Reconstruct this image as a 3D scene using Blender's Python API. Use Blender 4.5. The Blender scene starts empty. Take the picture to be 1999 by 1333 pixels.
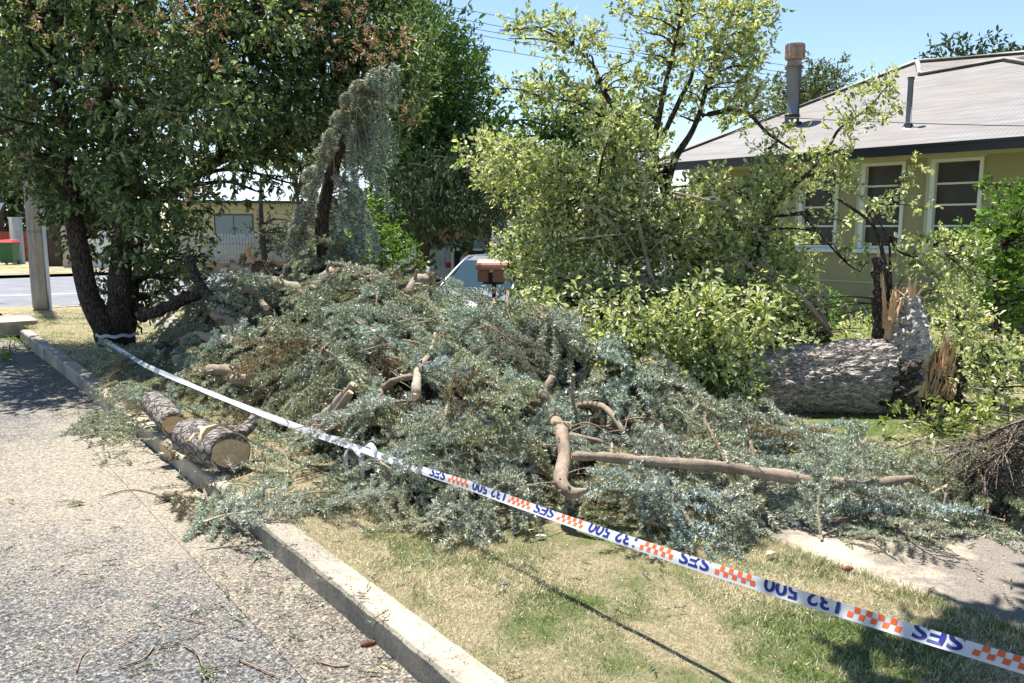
import bpy, math, random
import numpy as np
from mathutils import Vector, noise, Matrix
R = math.radians
rng = np.random.default_rng(7)
random.seed(7)
SC = bpy.context.scene
COL = SC.collection

# ------------------------------------------------------------------ camera, world, sun
CH = 1.65; F = 1600.0; TH = math.atan(221 / F)
cam = bpy.data.cameras.new('camera'); cam.sensor_width = 36; cam.lens = 36 * F / 1999
cam.clip_start = .05; cam.clip_end = 2000
co = bpy.data.objects.new('camera', cam); COL.objects.link(co)
co.location = (0, 0, CH); co.rotation_euler = (R(90) - TH, 0, 0)
SC.camera = co
SUN_EL = 73; SUN_AZ = (-.55, .85)            # horizontal direction towards the sun
W = bpy.data.worlds.new('World'); SC.world = W; W.use_nodes = True
wn = W.node_tree; bg = wn.nodes['Background']
sky = wn.nodes.new('ShaderNodeTexSky'); sky.sky_type = 'NISHITA'; sky.sun_disc = False
sky.sun_elevation = R(SUN_EL); sky.sun_rotation = math.atan2(SUN_AZ[0], SUN_AZ[1])
sky.air_density = 1.25; sky.dust_density = .0; sky.ozone_density = 2.6; sky.altitude = 600
wn.links.new(sky.outputs[0], bg.inputs[0]); bg.inputs[1].default_value = .074
sl = bpy.data.lights.new('sun', 'SUN'); sl.energy = 5; sl.angle = R(.5); sl.color = (1, .955, .88)
so = bpy.data.objects.new('sun', sl); COL.objects.link(so)
h = math.hypot(*SUN_AZ); e = R(SUN_EL)
sd = Vector((SUN_AZ[0] / h * math.cos(e), SUN_AZ[1] / h * math.cos(e), math.sin(e)))
so.rotation_euler = sd.to_track_quat('Z', 'Y').to_euler(); so.location = (0, 0, 30)
SC.view_settings.view_transform = 'Standard'; SC.view_settings.look = 'None'
SC.view_settings.gamma = 1; SC.view_settings.use_curve_mapping = False
SC.view_settings.exposure = 1.32
SC.cycles.max_bounces = 6; SC.cycles.diffuse_bounces = 3; SC.cycles.transparent_max_bounces = 8
SC.cycles.glossy_bounces = 2; SC.cycles.transmission_bounces = 4

# ------------------------------------------------------------------ places
def ray(px, py):
    cx = (px - 1000) / F; cy = (666 - py) / F
    return cx, math.cos(TH) + cy * math.sin(TH), -math.sin(TH) + cy * math.cos(TH)
def P(px, py, z=.12):                        # a point on the level z
    x, y, w = ray(px, py); t = (z - CH) / w
    return Vector((x * t, y * t, z))
def D(px, py, Y):                            # a point at the distance Y
    x, y, w = ray(px, py); t = Y / y
    return Vector((x * t, Y, CH + w * t))
def S(a, b, z=0):                            # street frame: a along the kerb, b across it
    return Vector((-.6 * a + .8 * b, .8 * a + .6 * b, z))

# ------------------------------------------------------------------ mesh helpers
class MB:
    def __init__(s): s.v = []; s.f = []; s.n = 0
    def add(s, v, faces, mat=0, smooth=False):
        v = np.asarray(v, dtype=np.float64).reshape(-1, 3)
        if isinstance(faces, np.ndarray): s.f.append((faces + s.n, mat, smooth))
        else:
            by = {}
            for f in faces: by.setdefault(len(f), []).append(f)
            for fs in by.values(): s.f.append((np.array(fs, dtype=np.int64) + s.n, mat, smooth))
        s.v.append(v); s.n += len(v); return s
    def build(s, name, mats, parent=None, loc=None):
        me = bpy.data.meshes.new(name)
        v = np.concatenate(s.v)
        if loc is not None: v = v - np.array(loc)
        me.vertices.add(len(v)); me.vertices.foreach_set('co', v.astype(np.float32).ravel())
        nl = sum(f.size for f, _, _ in s.f); nf = sum(len(f) for f, _, _ in s.f)
        me.loops.add(nl); me.polygons.add(nf)
        me.loops.foreach_set('vertex_index', np.concatenate([f.ravel() for f, _, _ in s.f]).astype(np.int32))
        tot = np.concatenate([np.full(len(f), f.shape[1]) for f, _, _ in s.f]).astype(np.int32)
        me.polygons.foreach_set('loop_start', np.concatenate([[0], np.cumsum(tot)[:-1]]).astype(np.int32))
        me.polygons.foreach_set('material_index', np.concatenate([np.full(len(f), m) for f, m, _ in s.f]).astype(np.int32))
        me.polygons.foreach_set('use_smooth', np.concatenate([np.full(len(f), sm) for f, _, sm in s.f]).astype(bool))
        me.update(calc_edges=True); me.validate()
        if not isinstance(mats, (list, tuple)): mats = [mats]
        for m in mats: me.materials.append(m)
        o = bpy.data.objects.new(name, me); COL.objects.link(o)
        if loc is not None: o.location = loc
        if parent: o.parent = parent
        return o
def box(mb, x0, x1, y0, y1, z0, z1, mat=0, M=None):
    v = [Vector((x, y, z)) for x in (x0, x1) for y in (y0, y1) for z in (z0, z1)]
    if M is not None: v = [M @ p for p in v]
    mb.add([tuple(p) for p in v], [(0, 1, 3, 2), (4, 6, 7, 5), (0, 4, 5, 1), (2, 3, 7, 6), (0, 2, 6, 4), (1, 5, 7, 3)], mat); return mb
def frame_of(d):
    d = d.normalized(); u = d.cross(Vector((0, 0, 1)))
    if u.length < 1e-3: u = Vector((1, 0, 0))
    u.normalize(); return u, u.cross(d).normalized()
def smooth_path(pts, n=6):
    pts = [Vector(p) for p in pts]
    if len(pts) < 3: return [pts[0].lerp(pts[-1], i / n) for i in range(n + 1)]
    out = []
    for i in range(len(pts) - 1):
        p0 = pts[max(i - 1, 0)]; p1 = pts[i]; p2 = pts[i + 1]; p3 = pts[min(i + 2, len(pts) - 1)]
        for k in range(n):
            t = k / n
            out.append(.5 * ((2 * p1) + (p2 - p0) * t + (2 * p0 - 5 * p1 + 4 * p2 - p3) * t * t + (3 * p1 - p0 - 3 * p2 + p3) * t ** 3))
    out.append(pts[-1]); return out
def tube(mb, pts, radii, sides=8, mat=0, rough=0., n=5, caps=True, capmat=None, freq=6., straight=False):
    path = [Vector(p) for p in pts] if straight else smooth_path(pts, n)
    m = len(path)
    if not hasattr(radii, '__len__'): radii = [radii, radii]
    rr = np.interp(np.linspace(0, 1, m), np.linspace(0, 1, len(radii)), radii)
    V = []; u = None
    for i, p in enumerate(path):
        d = (path[min(i + 1, m - 1)] - path[max(i - 1, 0)])
        if d.length < 1e-9: d = Vector((0, 0, 1))
        d.normalize()
        if u is None: u, w = frame_of(d)
        else:
            u = u - d * u.dot(d); u.normalize(); w = d.cross(u)
        for k in range(sides):
            a = 2 * math.pi * k / sides
            q = u * math.cos(a) + w * math.sin(a); r = rr[i]
            if rough: r *= 1 + rough * noise.noise((p + q * r) * freq)
            V.append(tuple(p + q * r))
    Fc = [(i * sides + k, i * sides + (k + 1) % sides, (i + 1) * sides + (k + 1) % sides, (i + 1) * sides + k) for i in range(m - 1) for k in range(sides)]
    mb.add(V, Fc, mat, True)
    if caps:
        cm = mat if capmat is None else capmat
        mb.add(V[:sides], [tuple(range(sides))], cm); mb.add(V[-sides:], [tuple(range(sides))[::-1]], cm)
    return path
def nrm(a): return a / np.maximum(np.linalg.norm(a, axis=-1, keepdims=True), 1e-9)
def rv(n): return nrm(rng.normal(size=(n, 3)))
def leaves(mb, P0, Dr, N, L, Wd, mat=0, fold=.35):
    """folded leaves: base, left, tip, right"""
    n = len(P0); Dr = nrm(Dr); Sd = nrm(np.cross(Dr, N)); N = nrm(np.cross(Sd, Dr))
    L = np.asarray(L).reshape(-1, 1) * np.ones((n, 1)); Wd = np.asarray(Wd).reshape(-1, 1) * np.ones((n, 1))
    h_ = N * Wd * fold * .5
    l1 = P0 + Dr * L * .32 + Sd * Wd * .42 + h_ * .8; l2 = P0 + Dr * L * .70 + Sd * Wd * .46 + h_ - N * L * .07
    r1 = P0 + Dr * L * .32 - Sd * Wd * .42 + h_ * .8; r2 = P0 + Dr * L * .70 - Sd * Wd * .46 + h_ - N * L * .07
    tip = P0 + Dr * L - N * L * .15
    V = np.stack([P0, l1, l2, tip, r2, r1], 1).reshape(-1, 3); b = np.arange(n)[:, None] * 6
    mb.add(V, np.concatenate([b + np.array([[0, 3, 2, 1]]), b + np.array([[0, 5, 4, 3]])]), mat)
def foliage(mb, blobs, dens, twig, k, L, Wd, mats=(0,), up=.35, droop=0., shell=.55, outw=.8, cl=1., flat=.5):
    """blobs: (centre, rx, ry, rz); dens: twigs per square metre of blob surface"""
    for c, rx, ry, rz in blobs:
        c = np.array(c); rad = np.array([rx, ry, rz])
        n = max(3, int(dens * 4 * (rx * ry * rz) ** (2 / 3)))
        d = rv(n); r = (shell + (1 - shell) * rng.random((n, 1))) * (.85 + .3 * rng.random((n, 1)))
        base = c + d * rad * r
        td = nrm(d * outw + rv(n) * .6 + np.array([0, 0, up - droop]))
        t = rng.random((n, k, 1)) * twig
        p = base[:, None] + td[:, None] * t + rng.normal(size=(n, k, 3)) * .012 * cl
        ld = nrm(td[:, None] + rng.normal(size=(n, k, 3)) * .75 + np.array([0, 0, -droop]))
        N = rng.normal(size=(n, k, 3)) * flat + np.array([0, 0, 1.]) * .6 + d[:, None] * .5
        m = n * k
        s = .5 + .9 * rng.random(m) ** 1.3
        if len(mats) == 1: leaves(mb, p.reshape(m, 3), ld.reshape(m, 3), N.reshape(m, 3), L * s, Wd * s, mats[0])
        else:
            ch = rng.integers(0, len(mats), m)
            for q, mm in enumerate(mats):
                i = ch == q; leaves(mb, p.reshape(m, 3)[i], ld.reshape(m, 3)[i], N.reshape(m, 3)[i], (L * s)[i], (Wd * s)[i], mm)
def shoots(mb, A, B, per_m, nl, nw, mat=0, stem=None, sr=.0025, lean=.9):
    """needle-clad shoots from A to B"""
    A = np.asarray(A, float); B = np.asarray(B, float); d = B - A; ln = np.linalg.norm(d, axis=1)
    cnt = np.maximum(4, (ln * per_m).astype(int)); idx = np.repeat(np.arange(len(A)), cnt)
    m = len(idx); t = rng.random((m, 1)); dd = nrm(d)[idx]
    rad = rv(m); rad = nrm(rad - dd * np.sum(rad * dd, 1, keepdims=True))
    nd = nrm(dd * lean + rad + np.array([0, 0, .12])); p = A[idx] + d[idx] * t
    s = nrm(np.cross(nd, rv(m))) * nw * .5
    tip = p + nd * nl * (.75 + .5 * rng.random((m, 1)))
    V = np.stack([p - s, p + s, tip], 1).reshape(-1, 3)
    mb.add(V, np.arange(m * 3).reshape(-1, 3), mat)
    if stem is not None:
        u = nrm(np.cross(nrm(d), rv(len(A)))) * sr; w = nrm(np.cross(nrm(d), u)) * sr
        V = np.stack([A + u, A - u * .5 + w * .87, A - u * .5 - w * .87, B + u * .5, B - u * .25 + w * .43, B - u * .25 - w * .43], 1).reshape(-1, 3)
        b = np.arange(len(A))[:, None] * 6
        mb.add(V, np.concatenate([b + np.array([[0, 1, 4, 3]]), b + np.array([[1, 2, 5, 4]]), b + np.array([[2, 0, 3, 5]])]), stem, True)
def empty(name, loc=(0, 0, 0), rz=0):
    o = bpy.data.objects.new(name, None); COL.objects.link(o); o.location = loc; o.rotation_euler = (0, 0, rz)
    o.empty_display_size = .1; return o
def tag(o, label=None, cat=None, group=None, kind=None):
    if label: o['label'] = label
    if cat: o['category'] = cat
    if group: o['group'] = group
    if kind: o['kind'] = kind
    return o
def struct(o): o['kind'] = 'structure'; return o
def copy_tree(o, parent=None):
    c = o.copy(); COL.objects.link(c)
    if parent: c.parent = parent
    for ch in list(o.children): copy_tree(ch, c)
    return c

# ------------------------------------------------------------------ materials
class Mt:
    def __init__(s, name, rough=.8, spec=.3):
        s.m = bpy.data.materials.new(name); s.m.use_nodes = True; s.t = s.m.node_tree
        s.b = s.t.nodes['Principled BSDF']; s.b.inputs['Roughness'].default_value = rough
        s.b.inputs['Specular IOR Level'].default_value = spec
    def n(s, typ, **k):
        q = s.t.nodes.new(typ)
        for a, b in k.items(): setattr(q, a, b)
        return q
    def l(s, a, b): s.t.links.new(a, b)
    def pos(s, scale=(1, 1, 1), space='world', rot=(0, 0, 0)):
        src = s.n('ShaderNodeNewGeometry').outputs['Position'] if space == 'world' else s.n('ShaderNodeTexCoord').outputs['Object']
        mp = s.n('ShaderNodeMapping'); mp.inputs['Scale'].default_value = scale; mp.inputs['Rotation'].default_value = rot
        s.l(src, mp.inputs[0]); return mp.outputs[0]
    def noise(s, vec, scale, detail=4, rough=.6, dist=0):
        q = s.n('ShaderNodeTexNoise'); q.inputs['Scale'].default_value = scale; q.inputs['Detail'].default_value = detail
        q.inputs['Roughness'].default_value = rough; q.inputs['Distortion'].default_value = dist
        s.l(vec, q.inputs['Vector']); return q.outputs['Fac']
    def ramp(s, fac, stops):
        q = s.n('ShaderNodeValToRGB'); el = q.color_ramp.elements
        while len(el) < len(stops): el.new(.5)
        for x, (p, c) in zip(el, stops): x.position = p; x.color = (*c, 1) if len(c) == 3 else c
        s.l(fac, q.inputs[0]); return q.outputs[0]
    def mix(s, fac, a, b, typ='MIX'):
        q = s.n('ShaderNodeMix', data_type='RGBA', blend_type=typ)
        for v, i in ((fac, 0), (a, 6), (b, 7)):
            if isinstance(v, (int, float)): q.inputs[i].default_value = v
            elif isinstance(v, tuple): q.inputs[i].default_value = (*v, 1)
            else: s.l(v, q.inputs[i])
        return q.outputs[2]
    def math(s, op, a, b=0.):
        q = s.n('ShaderNodeMath', operation=op)
        for v, i in ((a, 0), (b, 1)):
            if isinstance(v, (int, float)): q.inputs[i].default_value = v
            else: s.l(v, q.inputs[i])
        return q.outputs[0]
    def col(s, c):
        if isinstance(c, tuple): s.b.inputs['Base Color'].default_value = (*c, 1)
        else: s.l(c, s.b.inputs['Base Color'])
        return s
    def bump(s, hgt, strength=.5, dist=.01):
        q = s.n('ShaderNodeBump'); q.inputs['Strength'].default_value = strength; q.inputs['Distance'].default_value = dist
        s.l(hgt, q.inputs['Height']); s.l(q.outputs[0], s.b.inputs['Normal']); return s
def plain(name, c, rough=.7, var=.15, scale=3., bump=0., metal=0., spec=.3):
    m = Mt(name, rough, spec); v = m.pos(space='obj'); f = m.noise(v, scale, 6, .65)
    a = tuple(x * (1 - var) for x in c); b = tuple(min(1, x * (1 + var)) for x in c)
    m.col(m.ramp(f, [(.3, a), (.7, b)])); m.b.inputs['Metallic'].default_value = metal
    if bump: m.bump(m.noise(v, scale * 8, 5), bump, .005)
    return m.m
def leafmat(name, cols, rough=.5, trans=.35, spec=.35, objvar=0.):
    m = Mt(name, rough, spec); g = m.n('ShaderNodeNewGeometry')
    c = m.ramp(g.outputs['Random Per Island'], [(i / max(1, len(cols) - 1), x) for i, x in enumerate(cols)])
    f = m.noise(m.pos(), 1.7, 2); c = m.mix(1., c, m.ramp(f, [(.3, (.72, .75, .72)), (.7, (1.2, 1.15, 1.2))]), 'MULTIPLY')
    if objvar:
        oi = m.n('ShaderNodeObjectInfo'); c = m.mix(1., c, m.ramp(oi.outputs['Random'], [(0, (1 - objvar, 1 - objvar * .8, 1 - objvar)), (.5, (1.1, 1., .8)), (1, (1.0, 1.1, 1 + objvar))]), 'MULTIPLY')
    m.col(c)
    if trans:
        tr = m.n('ShaderNodeBsdfTranslucent'); tc = m.mix(1., c, (1.1, 1.15, .5), 'MULTIPLY'); m.l(tc, tr.inputs[0])
        mx = m.n('ShaderNodeMixShader'); mx.inputs[0].default_value = trans
        m.l(m.b.outputs[0], mx.inputs[1]); m.l(tr.outputs[0], mx.inputs[2])
        m.l(mx.outputs[0], m.t.nodes['Material Output'].inputs[0])
    return m.m
def bark(name, a, b, scale=(6, 6, 1.6), sc=5., strength=.9, dist=.02, space='obj'):
    m = Mt(name, .9, .1); v = m.pos(scale, space)
    vo = m.n('ShaderNodeTexVoronoi', feature='DISTANCE_TO_EDGE'); vo.inputs['Scale'].default_value = sc
    nz = m.n('ShaderNodeTexNoise'); nz.inputs['Scale'].default_value = sc * .8; nz.inputs['Detail'].default_value = 4; m.l(v, nz.inputs['Vector'])
    vv = m.mix(.35, v, nz.outputs['Color'], 'ADD'); m.l(vv, vo.inputs['Vector'])
    f = m.noise(v, sc * 3, 6, .7); e = m.ramp(vo.outputs[0], [(0, (.0, .0, .0)), (.16, (1, 1, 1))])
    c = m.ramp(f, [(.3, a), (.7, b)]); c = m.mix(1., c, m.ramp(vo.outputs[0], [(0, (.35, .3, .27)), (.12, (1, 1, 1))]), 'MULTIPLY'); m.col(c)
    m.bump(m.math('ADD', e, f), strength, dist); return m.m
def cutwood(name, a, b, k=60.):
    m = Mt(name, .75, .2); v = m.pos((1, 1, 1), 'obj')
    f = m.noise(v, 9, 6, .7, 1.); g = m.noise(m.pos((k, k, k), 'obj'), 1.5, 3)
    m.col(m.mix(.35, m.ramp(f, [(.3, a), (.7, b)]), m.ramp(g, [(.3, a), (.7, b)]))); m.bump(g, .5, .004); return m.m
M = {}
# ground covers -------------------------------------------------
def street_uv(m, sa=1., sb=1.):
    return m.pos((sb, sa, 1), 'world', (0, 0, -math.atan2(.6, .8)))
def mat_asphalt(gutter=False):
    m = Mt('gutter_concrete' if gutter else 'asphalt', .9, .2); v = m.pos()
    vo = m.n('ShaderNodeTexVoronoi'); vo.inputs['Scale'].default_value = 95; m.l(v, vo.inputs['Vector'])
    st = m.mix(1., m.ramp(m.noise(v, 60, 4, .75), [(.44, (.09, .085, .075)), (.64, (.25, .225, .19))] if gutter else [(.42, (.05, .052, .058)), (.62, (.20, .20, .20))]),
               m.ramp(vo.outputs['Color'], [(0, (.35, .35, .36)), (.5, (.9, .9, .9)), (1, (2.3, 2.25, 2.1))]), 'MULTIPLY')
    # sawdust blown over it: thick near the kerb and the cut logs
    big = m.noise(v, .55, 5, .6, .4); mid = m.noise(v, 3.2, 6, .7, .3)
    sp = m.n('ShaderNodeSeparateXYZ'); m.l(street_uv(m), sp.inputs[0])
    a_ = sp.outputs[1]; b_ = sp.outputs[0]
    near = m.n('ShaderNodeMapRange'); near.inputs[1].default_value = -1.1; near.inputs[2].default_value = 1.0; m.l(b_, near.inputs[0])
    mid_a = m.math('SUBTRACT', 1, m.math('MULTIPLY', m.math('ABSOLUTE', m.math('SUBTRACT', a_, 6.0)), .28))
    d = m.math('ADD', m.math('MULTIPLY', near.outputs[0], .27), m.math('MULTIPLY', m.math('MAXIMUM', mid_a, 0.), .36))
    f = m.math('ADD', d, m.math('ADD', m.math('MULTIPLY', big, .55), m.math('MULTIPLY', mid, .55)))
    fine = m.noise(v, 130, 3, .8)
    f = m.math('ADD', f, m.math('MULTIPLY', m.math('SUBTRACT', fine, .5), 1.6))
    k = m.ramp(f, [(.92, (0, 0, 0)), (1.28, (.8, .8, .8))])
    sw = m.ramp(m.noise(v, 45, 4, .7), [(.25, (.21, .18, .135)), (.7, (.42, .37, .295))])
    spk = m.ramp(m.noise(v, 48, 5, .85, .6), [(.36, (.22, .21, .2)), (.52, (1, 1, 1)), (.7, (1.5, 1.47, 1.4))]); m.col(m.mix(1., m.mix(k, st, sw), spk, 'MULTIPLY')); m.bump(m.math('ADD', vo.outputs[0], m.noise(v, 200, 2)), .8, .006); return m.m
def mat_concrete(name, a, b, dust=.0, sc=1.):
    m = Mt(name, .9, .2); v = m.pos()
    c = m.mix(.6, m.ramp(m.noise(v, 2.2 * sc, 6, .7), [(.3, a), (.7, b)]), m.ramp(m.noise(v, 90 * sc, 3, .8), [(.35, tuple(x * .55 for x in a)), (.6, b)]))
    c = m.mix(m.ramp(m.noise(v, 16, 3, .9), [(.62, (0, 0, 0)), (.72, (.6, .6, .6))]), c, tuple(x * .35 for x in a))
    if dust: c = m.mix(m.ramp(m.noise(v, 1.1, 7, .75), [(.5 - dust, (0, 0, 0)), (.62 - dust * .5, (.85, .85, .85))]), c, m.ramp(m.noise(v, 60, 3), [(.3, (.34, .28, .2)), (.7, (.62, .54, .41))]))
    m.col(c); m.bump(m.noise(v, 70 * sc, 5, .7), .6, .006); return m.m
def grass_patch(m):
    v = m.pos(); f = m.math('ADD', m.math('MULTIPLY', m.noise(v, 2.6, 5, .65, .5), .8), m.math('MULTIPLY', m.noise(v, .45, 2), .35))
    # greener away from the cut pile: toward the footpath edge and the right
    sp = m.n('ShaderNodeSeparateXYZ'); m.l(v, sp.inputs[0])
    k = m.n('ShaderNodeMapRange'); k.inputs[1].default_value = -1.2; k.inputs[2].default_value = 2.2; k.inputs[3].default_value = -.05; k.inputs[4].default_value = .07; m.l(sp.outputs[0], k.inputs[0])
    far = m.n('ShaderNodeMapRange'); far.inputs[1].default_value = 8; far.inputs[2].default_value = 11; far.inputs[4].default_value = .03; m.l(sp.outputs[1], far.inputs[0])
    return m.math('ADD', f, m.math('ADD', k.outputs[0], far.outputs[0]))
def mat_lawn():
    m = Mt('lawn', .95, .1); f = grass_patch(m); v = m.pos()
    dry = m.ramp(m.noise(v, 60, 4, .8), [(.3, (.14, .11, .06)), (.7, (.5, .43, .27))]); grn = m.ramp(m.noise(v, 70, 4, .8), [(.3, (.05, .075, .02)), (.7, (.17, .22, .07))])
    m.col(m.mix(m.ramp(f, [(.54, (0, 0, 0)), (.70, (1, 1, 1))]), dry, grn)); m.bump(m.noise(v, 90, 4, .8), 1., .02); return m.m
def mat_blade():
    m = Mt('grass_blades', .7, .2); f = grass_patch(m); g = m.n('ShaderNodeNewGeometry'); r = g.outputs['Random Per Island']
    f = m.math('ADD', f, m.math('MULTIPLY', m.math('SUBTRACT', r, .5), .22))
    r2 = m.math('FRACT', m.math('MULTIPLY', r, 17.3))
    dry = m.ramp(r2, [(0, (.40, .33, .18)), (1, (.86, .79, .57))]); grn = m.ramp(r2, [(0, (.05, .09, .02)), (1, (.30, .37, .13))])
    c = m.mix(m.ramp(f, [(.55, (0, 0, 0)), (.68, (1, 1, 1))]), dry, grn); m.col(c)
    tr = m.n('ShaderNodeBsdfTranslucent'); m.l(c, tr.inputs[0]); mx = m.n('ShaderNodeMixShader'); mx.inputs[0].default_value = .3
    m.l(m.b.outputs[0], mx.inputs[1]); m.l(tr.outputs[0], mx.inputs[2]); m.l(mx.outputs[0], m.t.nodes['Material Output'].inputs[0]); return m.m
M['asphalt'] = mat_asphalt(); M['lawn'] = mat_lawn(); M['blade'] = mat_blade()
M['kerb'] = mat_concrete('kerb_concrete', (.18, .16, .13), (.35, .315, .26), .06)
M['gutter'] = mat_asphalt(True)
M['path'] = mat_concrete('path_concrete', (.13, .112, .095), (.235, .205, .175), .03)
M['farroad'] = plain('far_asphalt', (.16, .165, .18), .9, .25, 1.5)
M['needle_green'] = leafmat('green_needles', [(.04, .06, .035), (.14, .18, .11), (.32, .38, .26), (.58, .63, .48), (.80, .82, .70)], .4, .08, .6, .25)  # darkest tones stand in for the shaded gaps between needles
M['needle_blue'] = leafmat('blue_needles', [(.05, .075, .06), (.22, .27, .235), (.50, .55, .51), (.82, .86, .82)], .4, .06, .6, .15)
M['needle_dark'] = leafmat('dark_needles', [(.03, .055, .03), (.09, .125, .06), (.22, .26, .15), (.36, .37, .24)], .45, .08, .5)
M['needle_brown'] = leafmat('browned_needles', [(.09, .075, .05), (.22, .19, .125), (.38, .35, .25)], .6, .05, .3, .2)
M['stem'] = plain('twig_bark', (.24, .17, .115), .85, .35, 20)
M['stem_pale'] = plain('pale_twig_bark', (.27, .225, .155), .8, .25, 20)
M['bark_grey'] = bark('scaly_grey_bark', (.17, .145, .13), (.52, .49, .46), (2.2, 6, 6), 3.6, 1., .03)
def limbbark(name, a, b):
    m = Mt(name, .85, .15); v = m.pos((1, 1, 1), 'obj'); f = m.noise(v, 22, 6, .75); g = m.noise(v, 110, 4, .7); k = m.noise(v, 5, 3)
    c = m.mix(.4, m.ramp(f, [(.3, a), (.68, b)]), m.ramp(g, [(.35, a), (.65, b)])); m.col(m.mix(1., c, m.ramp(k, [(.3, (.7, .68, .66)), (.7, (1.15, 1.12, 1.1))]), 'MULTIPLY')); m.bump(m.math('ADD', f, g), .8, .006); return m.m
M['bark_brown'] = limbbark('brown_limb_bark', (.14, .11, .085), (.37, .30, .235))
M['bark_pale'] = limbbark('pale_limb_bark', (.17, .145, .115), (.44, .38, .31))
M['bark_dark'] = bark('dark_trunk_bark', (.045, .035, .03), (.17, .135, .11), (7, 7, 2), 4., .9, .02)
M['bark_broken'] = bark('broken_dark_bark', (.035, .025, .02), (.3, .26, .23), (6, 6, 6), 4., 1., .04)
M['cut'] = cutwood('sawn_wood', (.46, .32, .17), (.66, .50, .31))
M['cut_red'] = cutwood('fresh_orange_wood', (.30, .16, .08), (.60, .40, .22))
M['split'] = cutwood('splintered_wood', (.38, .22, .11), (.72, .53, .33), 30)
M['photinia'] = leafmat('glossy_dark_leaves', [(.025, .055, .02), (.075, .125, .042), (.18, .25, .10), (.42, .47, .28)], .5, .32, .5)
M['tips'] = leafmat('red_new_leaves', [(.17, .09, .06), (.34, .20, .14), (.46, .36, .27)], .6, .3)
M['privet'] = leafmat('yellow_green_leaves', [(.07, .12, .04), (.32, .38, .16), (.56, .58, .34), (.74, .74, .52)], .42, .38, .4)
M['privet2'] = leafmat('lime_leaves', [(.06, .11, .02), (.28, .34, .10), (.54, .56, .28)], .42, .3, .4)
M['bgleaf'] = leafmat('mid_green_leaves', [(.03, .065, .02), (.06, .12, .03), (.12, .19, .055)], .8, .3)
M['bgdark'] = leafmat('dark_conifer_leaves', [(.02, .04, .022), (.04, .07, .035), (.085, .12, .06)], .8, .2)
M['bgolive'] = leafmat('olive_leaves', [(.06, .08, .03), (.11, .14, .05), (.17, .19, .08)], .6, .2)
M['bright'] = leafmat('bright_green_leaves', [(.05, .12, .02), (.11, .21, .03), (.2, .31, .07)], .4, .4)
M['strap'] = leafmat('strap_leaves', [(.08, .15, .05), (.16, .25, .09)], .4, .3)

# ------------------------------------------------------------------ the setting
def dip(x, y): return -.6 * math.exp(-((x + 1) ** 2 + (y - 20) ** 2) / 42.)
def sheet(name, a0, a1, b0, b1, z, mat, step=.5, bumpy=0., skirt=0.):
    na = max(2, int((a1 - a0) / step)); nb = max(2, int((b1 - b0) / step)); V = []
    for i in range(na + 1):
        for j in range(nb + 1):
            p = S(a0 + (a1 - a0) * i / na, b0 + (b1 - b0) * j / nb)
            zz = z + dip(p.x, p.y)
            if bumpy: zz += bumpy * (noise.noise(Vector((p.x * 1.3, p.y * 1.3, 0))) + .5 * noise.noise(Vector((p.x * 4, p.y * 4, 3)))) * min(1, j / 2, (nb - j) / 2)
            if skirt and (j == 0): zz -= .0
            V.append((p.x, p.y, zz))
    if skirt:
        for i in range(na + 1):
            for j in (0, nb):
                x_, y_, z_ = V[i * (nb + 1) + j]; V[i * (nb + 1) + j] = (x_, y_, z_ - skirt)
    Fc = [(i * (nb + 1) + j, i * (nb + 1) + j + 1, (i + 1) * (nb + 1) + j + 1, (i + 1) * (nb + 1) + j) for i in range(na) for j in range(nb)]
    return struct(MB().add(V, Fc, 0, True).build(name, mat))
def flat(name, pts, z, mat):
    mb = MB(); mb.add([(p[0], p[1], z) for p in pts], [tuple(range(len(pts)))]); return struct(mb.build(name, mat))
g = MB()
xs = np.concatenate([np.linspace(-600, -40, 12), np.linspace(-38, 38, 77), np.linspace(40, 600, 12)])
V = [(x, y + 20, -.75 if abs(x) < 30 and abs(y) < 26 else -.05) for x in xs for y in xs]; n_ = len(xs)
g.add(V, [(i * n_ + j, (i + 1) * n_ + j, (i + 1) * n_ + j + 1, i * n_ + j + 1) for i in range(n_ - 1) for j in range(n_ - 1)])
struct(g.build('ground', M['lawn']))
sheet('road', -8, 19.5, -16, 1.42, 0, M['asphalt'], 1.)
sheet('gutter', -6, 15.7, 1.08, 1.43, .004, M['gutter'], .3, .004)
sheet('cross_road', 19.5, 32, -34, 60, -.004, M['farroad'], 1.)
sheet('verge', -6, 19.5, 1.52, 6.6, .12, M['lawn'], .12, .022)
sheet('front_yard', -14, 19.5, 6.6, 46, .12, M['lawn'], .8)
sheet('far_verge', 32, 60, -40, 60, .10, M['lawn'], 1.5)
sheet('footpath', -6, 18.9, 3.27, 4.43, .136, M['path'], .08, 0, .06)
sheet('far_path', 33.2, 34.4, -40, 12, .107, M['path'], 1.)
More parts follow.
